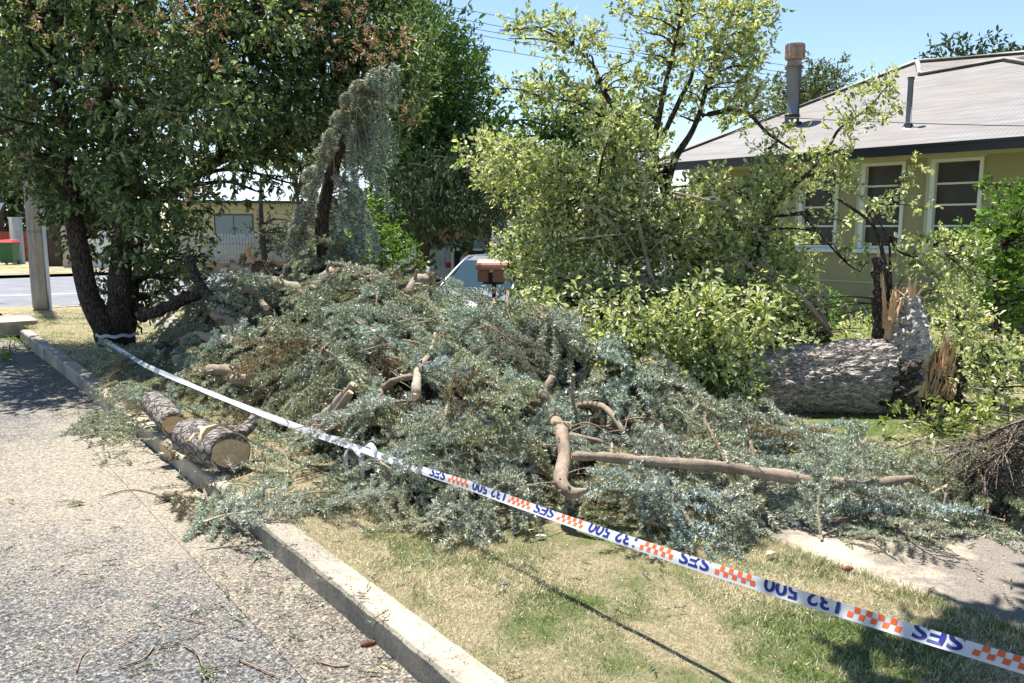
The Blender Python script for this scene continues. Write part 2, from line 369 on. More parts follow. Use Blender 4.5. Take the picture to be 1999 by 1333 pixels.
# painted line in the cross road, and kerb
sheet('lane_marking', 24.0, 24.12, -30, 30, .001, plain('road_paint', (.6, .6, .58), .8, .2, 6), 1.)
kb = MB()
segs = [(-4.8, -2.6), (-2.59, -.4), (-.39, 1.8), (1.81, 4.05), (4.06, 4.52), (4.53, 6.9), (6.91, 9.3), (9.31, 11.9), (11.91, 14.3)]
for k, (a0, a1) in enumerate(segs):
    off = (0, .004, -.003, 0, .025, .03, .02, .03, .02)[k]; dz = (0, 0, .002, .0, -.012, -.01, 0, .004, 0)[k]
    prof = [(1.412, -.05), (1.416, .104), (1.424, .120), (1.436, .125), (1.535, .127), (1.55, .12), (1.55, -.05)]
    na = int((a1 - a0) / .05) + 1; V = []
    for i in range(na + 1):
        a = a0 + (a1 - a0) * i / na
        for (b, z) in prof:
            q = S(a, b); w = noise.noise(Vector((a * 3, b * 9, z * 9))) * .006 + noise.noise(Vector((a * 14, b * 20, z * 20 + 5))) * .004
            if i in (0, na): w -= .006
            bb = b + off + (w if b < 1.5 else -w); p = S(a, bb, z + dz + (w * .6 if z > .05 else 0)); V.append(tuple(p))
    m_ = len(prof)
    kb.add(V, [(i * m_ + j, i * m_ + j + 1, (i + 1) * m_ + j + 1, (i + 1) * m_ + j) for i in range(na) for j in range(m_ - 1)], 0, False)
    kb.add(V[:m_], [tuple(range(m_))]); kb.add(V[-m_:], [tuple(range(m_))[::-1]])
cor = [S(15.9, 1.5), S(17.4, 1.55), S(18.8, 2.2), S(19.4, 3.6), S(19.5, 8), S(19.5, 40)]
cp = smooth_path(cor, 6); V = []
for i, p in enumerate(cp):
    d = (cp[min(i + 1, len(cp) - 1)] - cp[max(0, i - 1)]).normalized(); s_ = Vector((d.y, -d.x, 0)) * .07
    dd = dip(p.x, p.y)
    V += [tuple(p - s_ + Vector((0, 0, -.05 + dd))), tuple(p - s_ + Vector((0, 0, .13 + dd))), tuple(p + s_ + Vector((0, 0, .13 + dd))), tuple(p + s_ + Vector((0, 0, -.05 + dd)))]
kb.add(V, [(4 * i + j, 4 * i + j + 1, 4 * i + j + 5, 4 * i + j + 4) for i in range(len(cp) - 1) for j in range(3)])
struct(kb.build('kerb', M['kerb']))
# stormwater inlet at the corner
t = tag(empty('drain_inlet', S(15.6, 1.25, 0)), 'concrete stormwater inlet with dark opening at the street corner', 'drain')
mb = MB(); MX = Matrix.Rotation(math.atan2(.8, -.6), 4, 'Z')
box(mb, -.6, .6, -.5, .12, .14, .19, 0, MX); box(mb, -.6, -.45, -.49, .1, -.04, .138, 0, MX); box(mb, .45, .6, -.49, .1, -.04, .138, 0, MX); mb.build('lintel', M['kerb'], t)
mb = MB(); box(mb, -.449, .449, -.4, -.1, -.04, .137, 0, MX); mb.build('opening', plain('drain_dark', (.01, .01, .01)), t)

# grass blades -----------------------------------------------------
def grass(name, regions, hgt=.04, w=.005):
    mb = MB()
    for (a0, a1, b0, b1, n, hs) in regions:
        a = rng.uniform(a0, a1, n); b = rng.uniform(b0, b1, n)
        x = -.6 * a + .8 * b; y = .8 * a + .6 * b
        # tufts
        nt_ = max(1, n // 14); ti = rng.integers(0, nt_, n); ta = rng.uniform(a0, a1, nt_)[ti]; tb_ = rng.uniform(b0, b1, nt_)[ti]; tx = -.6 * ta + .8 * tb_; ty = .8 * ta + .6 * tb_; q_ = rng.random(n) < .5; x = np.where(q_, tx + rng.normal(size=n) * .014, x); y = np.where(q_, ty + rng.normal(size=n) * .014, y)
        base = np.stack([x, y, np.full(n, .112)], 1)
        ln = nrm(np.concatenate([rng.normal(size=(n, 2)) * .75, np.ones((n, 1))], 1)); H = hgt * hs * (.4 + .9 * rng.random((n, 1)))
        s = nrm(np.concatenate([rng.normal(size=(n, 2)), np.zeros((n, 1))], 1)) * w * hs * .5
        tip = base + ln * H; tip[:, 2] -= H[:, 0] * .1
        V = np.stack([base - s, base + s, tip], 1).reshape(-1, 3); mb.add(V, np.arange(3 * n).reshape(-1, 3))
    return tag(mb.build(name, M['blade']), 'short dry straw and green lawn grass of the verge', 'grass', kind='stuff')
grass('verge_grass', [(-.5, 4.6, 1.5, 3.34, 210000, .85), (4.6, 17.5, 1.55, 3.3, 60000, 1.1), (-.5, 3.4, 3.2, 3.36, 26000, 1.25), (2.2, 18, 4.4, 7, 30000, 1.1)])
# litter -----------------------------------------------------------
def onverge(p): 
    a = -.6 * p[0] + .8 * p[1]; b = .8 * p[0] + .6 * p[1]; return b
def gz(x, y):
    b = .8 * x + .6 * y
    return .006 if b < 1.4 else (.133 if b < 1.56 else .14)
mb = MB(); n = 7000                        # sawdust flakes
ctr = np.array([(-2.4, 5.2), (-1.6, 4.2), (-3.2, 6.8), (-2.0, 3.6), (-.9, 3.3), (1.9, 3.6), (-.6, 2.6)]); ci = rng.integers(0, 7, n)
xy = ctr[ci] + rng.normal(size=(n, 2)) * .75
zz = np.array([gz(*q) for q in xy])[:, None]
p0 = np.concatenate([xy, zz], 1)
leaves(mb, p0, np.concatenate([rng.normal(size=(n, 2)), rng.normal(size=(n, 1)) * .15], 1), np.tile([0, 0, 1.], (n, 1)) + rng.normal(size=(n, 3)) * .3, .006 + .012 * rng.random(n) ** 2, .003 + .004 * rng.random(n))
tag(mb.build('wood_chips', leafmat('chip_wood', [(.25, .17, .09), (.42, .32, .19), (.56, .46, .31)], .8, 0)), 'pale wood chips and sawdust flakes scattered over road and verge', 'wood chips', kind='stuff')
mb = MB()                                    # needle and twig litter
n = 2200; ctr = np.array([(-1.7, 4.1), (-1.3, 3.5), (-.8, 2.9), (-2.6, 5.6), (-.9, 3.8), (.2, 3.7), (1.9, 3.3), (-3.6, 7.4)]); ci = rng.integers(0, 8, n)
xy = ctr[ci] + rng.normal(size=(n, 2)) * np.array([.45, .45]); zz = np.array([gz(*q) + .004 for q in xy])[:, None]
A = np.concatenate([xy, zz], 1); dd = rng.normal(size=(n, 3)); dd[:, 2] *= .12; B = A + nrm(dd) * (.01 + .035 * rng.random((n, 1))); u = nrm(np.cross(B - A, [0, 0, 1.])) * .0013
mb.add(np.stack([A - u, A + u, B], 1).reshape(-1, 3), np.arange(3 * n).reshape(-1, 3))
A = A[:150] + rng.normal(size=(150, 3)) * [.3, .3, 0]; A[:, 2] = [gz(q[0], q[1]) + .012 for q in A]; d2 = rng.normal(size=(150, 3)); d2[:, 2] *= .1
shoots(mb, A, A + nrm(d2) * (.04 + .06 * rng.random((150, 1))), 420, .02, .0035, 1, 0)
tag(mb.build('needle_litter', [plain('litter_brown', (.16, .10, .06), .9, .5, 9), M['needle_green']]), 'broken twigs and spruce needles littered along the gutter and kerb', 'litter', kind='stuff')

# ------------------------------------------------------------------ the cream-green house on the right
WA = math.atan2(-.755, .656)
HB = Vector((.656 * -5 + .755 * 14.45, -.755 * -5 + .656 * 14.45, .12))   # base at s=-5 on the front wall
H = tag(empty('house', HB, WA), 'single storey olive rendered house with weathered grey iron roof behind the fallen log', 'house')
def hs(px, py, n=14.45, z=None):             # pixel -> local (s, z) on the plane n
    x, y, w = ray(px, py); t = n / (.755 * x + .656 * y); s = .656 * x * t - .755 * y * t
    return s + 5, CH + w * t - .12
render = plain('olive_render', (.29, .262, .16), .85, .06, 1.2, .12)
frame = plain('white_window_paint', (.62, .64, .62), .45, .06); frame2 = plain('cream_trim', (.42, .41, .29), .6, .08)
glass = Mt('dark_flywire', .35, .5); gv = glass.pos((1, 1, 1), 'obj'); glass.col(glass.ramp(glass.noise(gv, 1.6, 5, .7), [(.3, (.022, .018, .02)), (.65, (.055, .045, .045)), (.8, (.12, .11, .11))])); glass = glass.m
gut = plain('dark_gutter', (.012, .013, .02), .3, .1, 3, 0, 0, .5)
wt = 2.84; s0 = hs(1350, 330)[0]; s1 = 7.0
# window openings from the photograph
wins = []
for (xa, xb, yt, yb) in [(1350, 1408, 352, 480), (1561, 1637, 327, 482), (1680, 1765, 316, 487), (1814, 1916, 305, 492)]:
    sa, _ = hs(xa, 400); sb, _ = hs(xb, 400); wins.append((sa, sb, hs((xa + xb) / 2, yb)[1], hs((xa + xb) / 2, yt)[1]))
zb = sum(w[2] for w in wins[1:3]) / 2; zt = sum(w[3] for w in wins[1:]) / 3
mb = MB(); cur = s0
for (sa, sb, _, _) in wins:
    box(mb, cur, sa, 0, .25, -.1, wt); box(mb, sa, sb, 0, .25, -.1, zb); box(mb, sa, sb, 0, .25, zt, wt); cur = sb
box(mb, cur, s1, 0, .25, -.1, wt); box(mb, s0, s0 + .25, .251, 9, -.1, wt); box(mb, s1 - .25, s1, .251, 9, -.1, wt)
mb.build('wall', render, H)
mb = MB(); box(mb, s0 + .1, s1, -.022, -.001, .56, .585); box(mb, s0, s1, -.03, -.001, wt - .14, wt - .02); mb.build('trim_band', frame2, H)
for (sa, sb, _, _) in wins:
    r = MB(); w_ = .055
    box(r, sa, sa + w_ * 1.4, -.035, .1, zb, zt); box(r, sb - w_, sb, -.035, .1, zb, zt)
    box(r, sa + w_ * 1.4, sb - w_, -.034, .1, zt - w_, zt); box(r, sa + w_ * 1.4, sb - w_, -.034, .1, zb, zb + w_)
    f = r.build('window', frame, H)
    r = MB(); nb = 4
    for k in range(1, nb): 
        z = zb + w_ + (zt - zb - 2 * w_) * k / nb; box(r, sa + w_ * 1.4, sb - w_, .05, .08, z - .016, z + .016)
    r.build('glazing_bar', frame, f)
    r = MB(); box(r, sa + w_, sb - w_, .085, .095, zb + w_, zt - w_); r.build('pane', glass, f)
    r = MB(); box(r, sa - .05, sb + .05, -.09, .0, zb - .07, zb - .003); r.build('sill', plain('sill_paint', (.55, .62, .72), .5, .05), f)
    r = MB(); box(r, sa - .06, sa - .004, -.03, -.001, zb - .06, zt + .08); box(r, sa - .06, sb + .04, -.032, -.001, zt + .005, zt + .06); r.build('architrave', frame2, f)
# roof: plane rising from the eave at n=13.9
PT = math.tan(R(24)); NE = 13.85; ZE = 3.0
def roofpt(px, py):
    x, y, w = ray(px, py); q = .755 * x + .656 * y; t = (ZE - CH - PT * NE) / (w - PT * q)
    return Vector((.656 * x * t - .755 * y * t + 5, q * t - 14.45, CH + w * t - .12))
pk1 = roofpt(1790, 122); nt = roofpt(1797, 147); pk2 = roofpt(1960, 118); e0 = Vector((s0 - .6, NE - 14.45, ZE - .12)); e1 = Vector((pk2.x + 4.9, NE - 14.45, ZE - .12))
rm = Mt('weathered_iron_roof', .6, .3); rv_ = rm.pos((1, 1, 1), 'obj')
wv = rm.n('ShaderNodeTexWave', wave_type='BANDS', bands_direction='X'); wv.inputs['Scale'].default_value = 4.1; rm.l(rv_, wv.inputs[0])
st = rm.noise(rm.pos((.9, 9, 9), 'obj', (0, 0, R(90))), 1.0, 6, .75); bl = rm.noise(rv_, .5, 5, .6)
cc = rm.mix(rm.ramp(bl, [(.4, (0, 0, 0)), (.7, (1, 1, 1))]), rm.ramp(st, [(.3, (.10, .093, .09)), (.55, (.185, .176, .172)), (.75, (.235, .23, .235))]), rm.ramp(st, [(.3, (.13, .11, .095)), (.7, (.205, .185, .168))]))
rm.col(rm.mix(1., cc, rm.ramp(wv.outputs[1], [(0, (.9, .9, .9)), (1, (1.05, 1.05, 1.05))]), 'MULTIPLY')); rm.bump(wv.outputs[1], .25, .012); rm = rm.m
mb = MB(); up = Vector((0, 0, .03))
def poly(mb, pts, th=.04, mat=0):
    n = len(pts); V = [tuple(p) for p in pts] + [tuple(p - Vector((0, 0, th))) for p in pts]
    mb.add(V, [tuple(range(n)), tuple(range(n, 2 * n))[::-1]] + [(i, i + n, (i + 1) % n + n, (i + 1) % n) for i in range(n)], mat)
mid = Vector((nt.x, nt.y, nt.z))
lowm = Vector((nt.x, e0.y, e0.z)); low2 = Vector((pk2.x, e0.y, e0.z))
poly(mb, [e0, lowm, nt, pk1]); poly(mb, [lowm, low2, pk2, nt]); poly(mb, [low2, e1, pk2])
bk = Vector((pk1.x + .4, pk1.y + 5, e0.z)); r1 = Vector((nt.x + 1.6, nt.y + 1.6, pk1.z - .05)); r2 = Vector((pk2.x + 1.2, pk2.y + 4.5, pk2.z - .02))
poly(mb, [e0, pk1, Vector((e0.x, 9.2, e0.z))]); poly(mb, [pk1, nt, r1]); poly(mb, [nt, pk2, r2, r1]); poly(mb, [pk2, e1, Vector((e1.x, 9.2, e1.z)), r2]); poly(mb, [pk1, r1, r2, Vector((e0.x, 9.2, e0.z))])
rf = mb.build('roof', rm, H)
rcap = plain('ridge_capping', (.25, .235, .22), .6, .25, 3)
mb = MB()
for a_, b_ in [(e0, pk1), (pk1, nt), (nt, pk2), (pk2, e1)]: tube(mb, [a_ + up, b_ + up], .055, 7, straight=True)
tube(mb, [pk1 + up, r1 + up], .055, 7, straight=True)
mb.build('ridge_cap', rcap, rf)
mb = MB(); box(mb, e0.x - .05, e1.x, e0.y - .12, e0.y - .002, e0.z - .17, e0.z - .01); box(mb, e0.x - .055, e1.x, e0.y - .14, e0.y - .121, e0.z - .055, e0.z - .012); mb.build('gutter', gut, H)
mb = MB(); box(mb, s0 - .55, e1.x, e0.y, -.001, wt + .002, wt + .02); box(mb, s0 - .55, e1.x, e0.y + .002, e0.y + .03, wt + .021, e0.z - .03); mb.build('soffit', frame2, H)
def onroof(px, py):
    p = roofpt(px, py); return p
c = onroof(1546, 243); fl = tag(bpy.data.objects.new('flue', None), None); COL.objects.link(fl); fl.parent = H; fl.location = c
zc = plain('galvanised_flue', (.20, .205, .22), .45, .2, 2.5, 0, .5); rst = plain('rusty_cowl', (.36, .26, .22), .8, .45, 7)
s_ = (c.y + 14.45) / 1.0; Yc = ray(1546, 243); k_ = 1600 / ((.755 * Yc[0] + .656 * Yc[1]) ** -1 * (c.y + 14.45))  # px per metre
hh = (243 - 92) / k_; rr = 15 / k_
mb = MB(); tube(mb, [(0, 0, -.2), (0, 0, hh * .72)], rr, 18, straight=True); tube(mb, [(0, 0, hh * .1), (0, 0, hh * .12)], rr * 1.07, 18, straight=True); mb.build('flue_pipe', zc, fl)
mb = MB(); tube(mb, [(0, 0, -.15), (0, 0, .05)], [rr * 1.7, rr * 1.25], 14, straight=True); mb.build('flashing', zc, fl)
mb = MB(); tube(mb, [(0, 0, hh * .70), (0, 0, hh * .725), (0, 0, hh * .73), (0, 0, hh * .8)], [rr * 1.25, rr * 1.25, rr * 1.0, rr * .85], 18, straight=True)
tube(mb, [(0, 0, hh * .8), (0, 0, hh * .815), (0, 0, hh)], [rr * .9, rr * 1.18, rr * 1.2], 18, straight=True)
for k in range(8):
    a = k * math.pi / 4; q = Vector((math.cos(a), math.sin(a), 0)) * rr * 1.22; tube(mb, [q + Vector((0, 0, hh * .82)), q + Vector((0, 0, hh * .99))], .012, 5, straight=True)
mb.build('cowl', rst, fl)
c = onroof(1773, 248); vp = bpy.data.objects.new('vent_pipe', None); COL.objects.link(vp); vp.parent = H; vp.location = c
hh2 = (248 - 155) / k_ * .85; mb = MB(); tube(mb, [(0, 0, -.1), (0, 0, hh2)], .05, 10, straight=True); tube(mb, [(0, 0, hh2 * .97), (0, 0, hh2 * 1.02)], .062, 10, straight=True); mb.build('pipe', zc, vp)
mb = MB(); tube(mb, [(0, 0, -.05), (0, 0, .06)], [.13, .07], 10, straight=True); mb.build('flashing', zc, vp)
mb = MB(); qs, qz = hs(1822, 546); tube(mb, [(qs, -.25, qz), (qs, -.02, qz)], .085, 12, straight=True); mb.build('wall_vent', plain('meter_grey', (.2, .21, .24), .5), H)

# ------------------------------------------------------------------ iron fence and letterbox
def fp(px):                                   # a point of the boundary line
    x, y, w = ray(px, 500); t = 7.05 / (.755 * x + .656 * y); return Vector((x * t, y * t, 0))
FN = tag(empty('iron_fence', fp(1000)), 'low silver loop-top iron fence running behind the branch heap', 'fence')
galv = plain('galvanised_iron', (.42, .44, .46), .45, .15, 8, 0, .6)
Lp = fp(1060); Rp = fp(520); dl = (Rp - Lp); Ln = dl.length; dl.normalize(); org = fp(1000)
mb = MB(); rails = MB(); z0 = .2; n = int(Ln / .12)
for k in range(n):
    a = Lp + dl * (k * .12) - org; b = a + dl * .12; zz = dip(*(a + org).xy) * .6 + .12; 
    tube(mb, [(a.x, a.y, zz + .05), (a.x, a.y, zz + .70), (a.x * .75 + b.x * .25, a.y * .75 + b.y * .25, zz + .765), (a.x * .25 + b.x * .75, a.y * .25 + b.y * .75, zz + .765), (b.x, b.y, zz + .70)], .0055, 4, n=2, caps=False)
for hgt in (.12, .62):
    tube(rails, [Lp - org + Vector((0, 0, .12 + hgt + dip(*Lp.xy) * .6)), (Lp + Rp) / 2 - org + Vector((0, 0, .12 + hgt + dip(*((Lp + Rp) / 2).xy) * .6)), Rp - org + Vector((0, 0, .12 + hgt + dip(*Rp.xy) * .6))], .011, 5)
mb.build('loop_panel', galv, FN); rails.build('rail', galv, FN)
for k in range(5):
    q = Lp.lerp(Rp, k / 4) - org; zz = .12 + dip(*(q + org).xy) * .6; mb = MB(); tube(mb, [(q.x, q.y, zz - .1), (q.x, q.y, zz + .8)], .022, 8, straight=True); mb.build('post', galv, FN)
c = fp(968) + Vector((-.02, -.12, 0)); Ym = c.y
LB = tag(empty('letterbox', (c.x, c.y, .12), R(-14)), 'terracotta brown metal letterbox with rounded top on a dark post behind the heap', 'letterbox')
terra = plain('terracotta_paint', (.42, .19, .12), .45, .12, 5, 0, 0, .4); terrad = plain('brown_paint', (.30, .15, .10), .5, .1); dk = plain('letterbox_dark', (.02, .018, .018), .6)
zB = CH + ray(968, 549)[2] * (Ym / ray(968, 549)[1]) - .12; zT = CH + ray(968, 505)[2] * (Ym / ray(968, 505)[1]) - .12; hw = 31 / F * Ym; Hb = zT - zB; rr = Hb * .36
mb = MB(); box(mb, -hw * .92, hw * .82, -.11, .11, zB, zB + Hb * .5); mb.build('box', terrad, LB)
mb = MB(); sg = 12; V = []
for xx in (-hw, hw):
    for k in range(sg + 1):
        a = math.pi * (1.08 - 1.16 * k / sg); V.append((xx, math.cos(a) * .135, zB + Hb * .62 + math.sin(a) * Hb * .38))
for xx in (-hw, hw):
    for k in range(sg + 1):
        a = math.pi * (1.08 - 1.16 * k / sg); V.append((xx, math.cos(a) * .123, zB + Hb * .62 + math.sin(a) * Hb * .33))
q = sg + 1
Fc = [(k, k + 1, q + k + 1, q + k) for k in range(sg)] + [(2 * q + k, 3 * q + k, 3 * q + k + 1, 2 * q + k + 1) for k in range(sg)] + [(k, 2 * q + k, 2 * q + k + 1, k + 1) for k in range(sg)] + [(q + k, q + k + 1, 3 * q + k + 1, 3 * q + k) for k in range(sg)]
Fc += [(0, q, 3 * q, 2 * q), (sg, 2 * q + sg, 3 * q + sg, q + sg)]
mb.add(V, Fc, 0, False); mb.build('rounded_lid', terra, LB)
mb = MB(); box(mb, -hw * .85, hw * .95, -.10, .10, zB + Hb * .5, zB + Hb * .70); mb.build('slot', dk, LB)
mb = MB(); mb.add([(-hw * .18, -.118, zB + Hb * .62), (hw * .3, -.118, zB + Hb * .62), (-hw * .05, -.118, zB + Hb * .42), (-hw * .18, -.112, zB + Hb * .62), (hw * .3, -.112, zB + Hb * .62), (-hw * .05, -.112, zB + Hb * .42)], [(0, 2, 1), (3, 4, 5), (0, 1, 4, 3), (1, 2, 5, 4), (2, 0, 3, 5)])
tag(mb.build('envelope', plain('paper', (.8, .8, .78), .6, .02), LB))
mb = MB(); box(mb, -hw * .2, hw * .06, -.1205, -.1105, zB + .002, zB + Hb * .41); mb.build('bracket', dk, LB)
mb = MB(); tube(mb, [(0, 0, -.1), (0, 0, zB - .02)], .03, 8, straight=True); box(mb, -hw * .6, hw * .6, -.09, .09, zB - .03, zB - .002); mb.build('post', dk, LB)
cu = bpy.data.curves.new('digit', 'FONT'); cu.body = '9'; cu.size = .13; cu.extrude = .003; cu.align_x = 'CENTER'
tmp = bpy.data.objects.new('digit', cu); COL.objects.link(tmp); bpy.context.view_layer.update()
me = bpy.data.meshes.new_from_object(tmp.evaluated_get(bpy.context.evaluated_depsgraph_get())); bpy.data.objects.remove(tmp)
nm = bpy.data.objects.new('house_number', me); COL.objects.link(nm); me.materials.append(dk); nm.parent = LB; nm.location = (-hw * .92 - .003, .02, zB + .02); nm.rotation_euler = (R(90), 0, R(-90))

# ------------------------------------------------------------------ across the side street
BA = math.atan2(.6, .8)                         # the side street runs along (.8,.6)
def bloc(p): return Vector((p.x, p.y, 0))
# yellow weatherboard house
c = D(500, 500, 36); yc = Vector((c.x, c.y, .1)); ang = R(12)
YH = tag(empty('weatherboard_house', yc, ang), 'cream yellow weatherboard house with pale blue iron roof across the side street', 'house')
wb = Mt('weatherboards', .7, .3); v = wb.pos((1, 1, 1), 'obj'); wv = wb.n('ShaderNodeTexWave', wave_type='BANDS', bands_direction='Z', wave_profile='SAW'); wv.inputs['Scale'].default_value = 1.6; wb.l(v, wv.inputs[0])
wb.col(wb.mix(wb.ramp(wv.outputs[1], [(0, (.7, .7, .7)), (.15, (0, 0, 0))]), (.46, .42, .25), (.25, .22, .12))); wb.bump(wv.outputs[1], .8, .02)
mb = MB(); box(mb, -3.4, 7, 0, 7, -.1, 2.7); mb.build('wall', wb.m, YH)
br = Mt('blue_iron_roof', .45, .5); v = br.pos((1, 1, 1), 'obj'); wv = br.n('ShaderNodeTexWave', bands_direction='X'); wv.inputs['Scale'].default_value = 1.6; br.l(v, wv.inputs[0]); br.col(br.ramp(wv.outputs[1], [(0, (.16, .22, .30)), (1, (.27, .35, .45))])); br.bump(wv.outputs[1], .4, .02)
mb = MB(); poly(mb, [Vector(p) for p in [(-3.9, -.5, 2.72), (7.5, -.5, 2.72), (6.3, 3.6, 4.55), (-2.2, 3.6, 4.55)]], .05); poly(mb, [Vector(p) for p in [(-3.9, -.5, 2.72), (-2.2, 3.6, 4.55), (-3.9, 7.6, 2.72)]], .05); mb.build('roof', br.m, YH)
mb = MB(); box(mb, -3.95, 7.5, -.62, -.503, 2.6, 2.72); mb.build('gutter', gut, YH)
for x in (-1.6, 2.6):
    mb = MB(); box(mb, x - .06, x + 1.56, -.04, -.001, .85, 2.15); w = mb.build('window', plain('dark_green_frame', (.07, .1, .08)), YH)
    mb = MB(); box(mb, x, x + .73, -.055, -.041, .9, 2.1); box(mb, x + .77, x + 1.5, -.055, -.041, .9, 2.1); mb.build('blind', plain('grey_blind', (.20, .26, .27), .5, .05), w)
# paling fence (two runs) and brick plinth
def palings(name, p0, p1, hgt, z, mat, label, sp=.12, w=.075, rail=True):
    o = tag(empty(name, (p0.x, p0.y, z)), label, 'fence'); d = (p1 - p0); L = d.length; d.normalize(); A = math.atan2(d.y, d.x); o.rotation_euler = (0, 0, A)
    mb = MB(); rr_ = random.Random(3)
    for k in range(int(L / sp)):
        x = k * sp; h_ = hgt * (1 + rr_.uniform(-.04, .03)); V = [(x, 0, .03), (x + w, 0, .03), (x + w, 0, h_ - .05), (x + w / 2, 0, h_), (x, 0, h_ - .05)]
        V += [(a, .02, c_) for a, b_, c_ in V]; mb.add(V, [(0, 1, 2, 3, 4), (9, 8, 7, 6, 5)] + [(i, i + 5, (i + 1) % 5 + 5, (i + 1) % 5) for i in range(5)])
    mb.build('palings', mat, o)
    if rail:
        for zz in (.25, hgt * .72):
            mb = MB(); box(mb, 0, L, .021, .06, zz, zz + .07); mb.build('rail', mat, o)
    return o
greyp = plain('weathered_paling', (.42, .42, .39), .9, .35, 9); whitep = plain('white_picket', (.58, .58, .55), .7, .25, 5)
q0 = D(325, 540, 30); q1 = D(580, 530, 33); palings('paling_fence', bloc(q0), bloc(q1), 1.15, .28, greyp, 'grey weathered paling fence on a low brick plinth before the yellow house')
brick = Mt('brown_brick', .85, .2); v = brick.pos((1, 1, 1), 'obj'); bt = brick.n('ShaderNodeTexBrick'); bt.inputs['Scale'].default_value = 4.2; bt.inputs['Color1'].default_value = (.30, .16, .10, 1); bt.inputs['Color2'].default_value = (.38, .24, .16, 1); bt.inputs['Mortar'].default_value = (.4, .36, .3, 1)
mp = brick.n('ShaderNodeMapping'); mp.inputs['Rotation'].default_value = (R(90), 0, 0); brick.l(brick.n('ShaderNodeTexCoord').outputs['Object'], mp.inputs[0]); brick.l(mp.outputs[0], bt.inputs[0]); brick.l(bt.outputs[0], brick.b.inputs['Base Color']); brick = brick.m
d = bloc(q1) - bloc(q0); o = tag(empty('brick_plinth', bloc(q0) + Vector((.05, -.15, .1)), math.atan2(d.y, d.x)), 'low red brown brick garden wall below the grey paling fence', 'wall')
mb = MB(); box(mb, -.2, d.length, -.1, .08, -.1, .22); box(mb, -.25, d.length, -.13, .11, .221, .28, 1); mb.build('brickwork', [brick, plain('brick_cap', (.32, .22, .15), .8)], o)
w0 = D(690, 540, 25); w1 = D(822, 540, 22.5); palings('picket_fence', bloc(w0), bloc(w1), 1.55, -.45, whitep, 'white picket fence partly grown over by the yellow green shrub', .13, .085)
w0 = D(140, 535, 33); w1 = D(162, 535, 33); mb = MB(); M2 = Matrix.Translation(bloc(w0)); box(mb, 0, .75, 0, .06, .05, 1.6, 0, M2); box(mb, -.3, -.01, -.02, .08, .05, 1.75, 1, M2); box(mb, .76, 3.4, 0, .06, .05, 1.55, 0, M2)
tag(mb.build('white_gate', [plain('white_gate', (.66, .66, .66), .6, .05), plain('gate_pier', (.42, .36, .28), .8)]), 'white solid gate panel beside a tan pier behind the dark leaning trunk', 'gate')
q = D(110, 530, 34); mb = MB(); 
for k in range(18): box(mb, q.x - .7 + k * .16, q.x - .56 + k * .16, q.y, q.y + .04, .1, 1.8 + .03 * (k % 3))
tag(mb.build('dark_timber_fence', plain('dark_timber', (.07, .05, .045), .9)), 'dark brown timber fence right of the concrete pole', 'fence')
# red fence, posts, bin
q = D(20, 500, 38); mb = MB()
for k in range(26): box(mb, q.x - 3.4 + k * .17, q.x - 3.25 + k * .17, q.y + 1, q.y + 1.04, .1, 1.5)
tag(mb.build('red_fence', plain('red_timber', (.30, .07, .05), .8, .3, 4)), 'dull red timber fence behind the green wheelie bin', 'fence')
for (px, wd, mt, lb) in [(29, .16, 'white', 'slim white gate post beside the wheelie bin'), (42, .22, 'blue', 'pale blue grey post right of the wheelie bin')]:
    q = D(px, 505, 36.5); mb = MB(); box(mb, -wd / 2, wd / 2, -wd / 2, wd / 2, 0, 2.0); box(mb, -wd / 2 - .03, wd / 2 + .03, -wd / 2 - .03, wd / 2 + .03, 2.001, 2.06); o = tag(mb.build('gate_post', plain(mt + '_post', (.6, .62, .62) if mt == 'white' else (.3, .38, .42))), lb, 'post'); o.location = (q.x, q.y, .08)
q = D(19, 505, 35.5); WBn = tag(empty('wheelie_bin', (q.x, q.y, .1), R(8)), 'dark green wheelie bin with a red lid by the far red fence', 'bin')
mb = MB(); v = [(-.25, -.27, .08), (.25, -.27, .08), (.25, .22, .08), (-.25, .22, .08), (-.31, -.36, .95), (.31, -.36, .95), (.31, .34, .95), (-.31, .34, .95)]
mb.add(v, [(0, 3, 2, 1), (0, 1, 5, 4), (1, 2, 6, 5), (2, 3, 7, 6), (3, 0, 4, 7), (4, 5, 6, 7)]); box(mb, -.33, .33, -.38, .36, .90, .949); mb.build('body', plain('bin_green', (.03, .11, .05), .5), WBn)
mb = MB(); mb.add([(-.34, -.4, .951), (.34, -.4, .951), (.34, .4, .951), (-.34, .4, .951), (-.27, -.3, 1.05), (.27, -.3, 1.05), (.27, .4, 1.07), (-.27, .4, 1.07)], [(0, 3, 2, 1), (0, 1, 5, 4), (1, 2, 6, 5), (2, 3, 7, 6), (3, 0, 4, 7), (4, 5, 6, 7)]); mb.build('lid', plain('bin_red', (.45, .04, .04), .4), WBn)
for s_ in (-.24, .24):
    mb = MB(); tube(mb, [(s_ - .03, .26, .1), (s_ + .03, .26, .1)], .1, 12, straight=True); mb.build('wheel', dk, WBn)
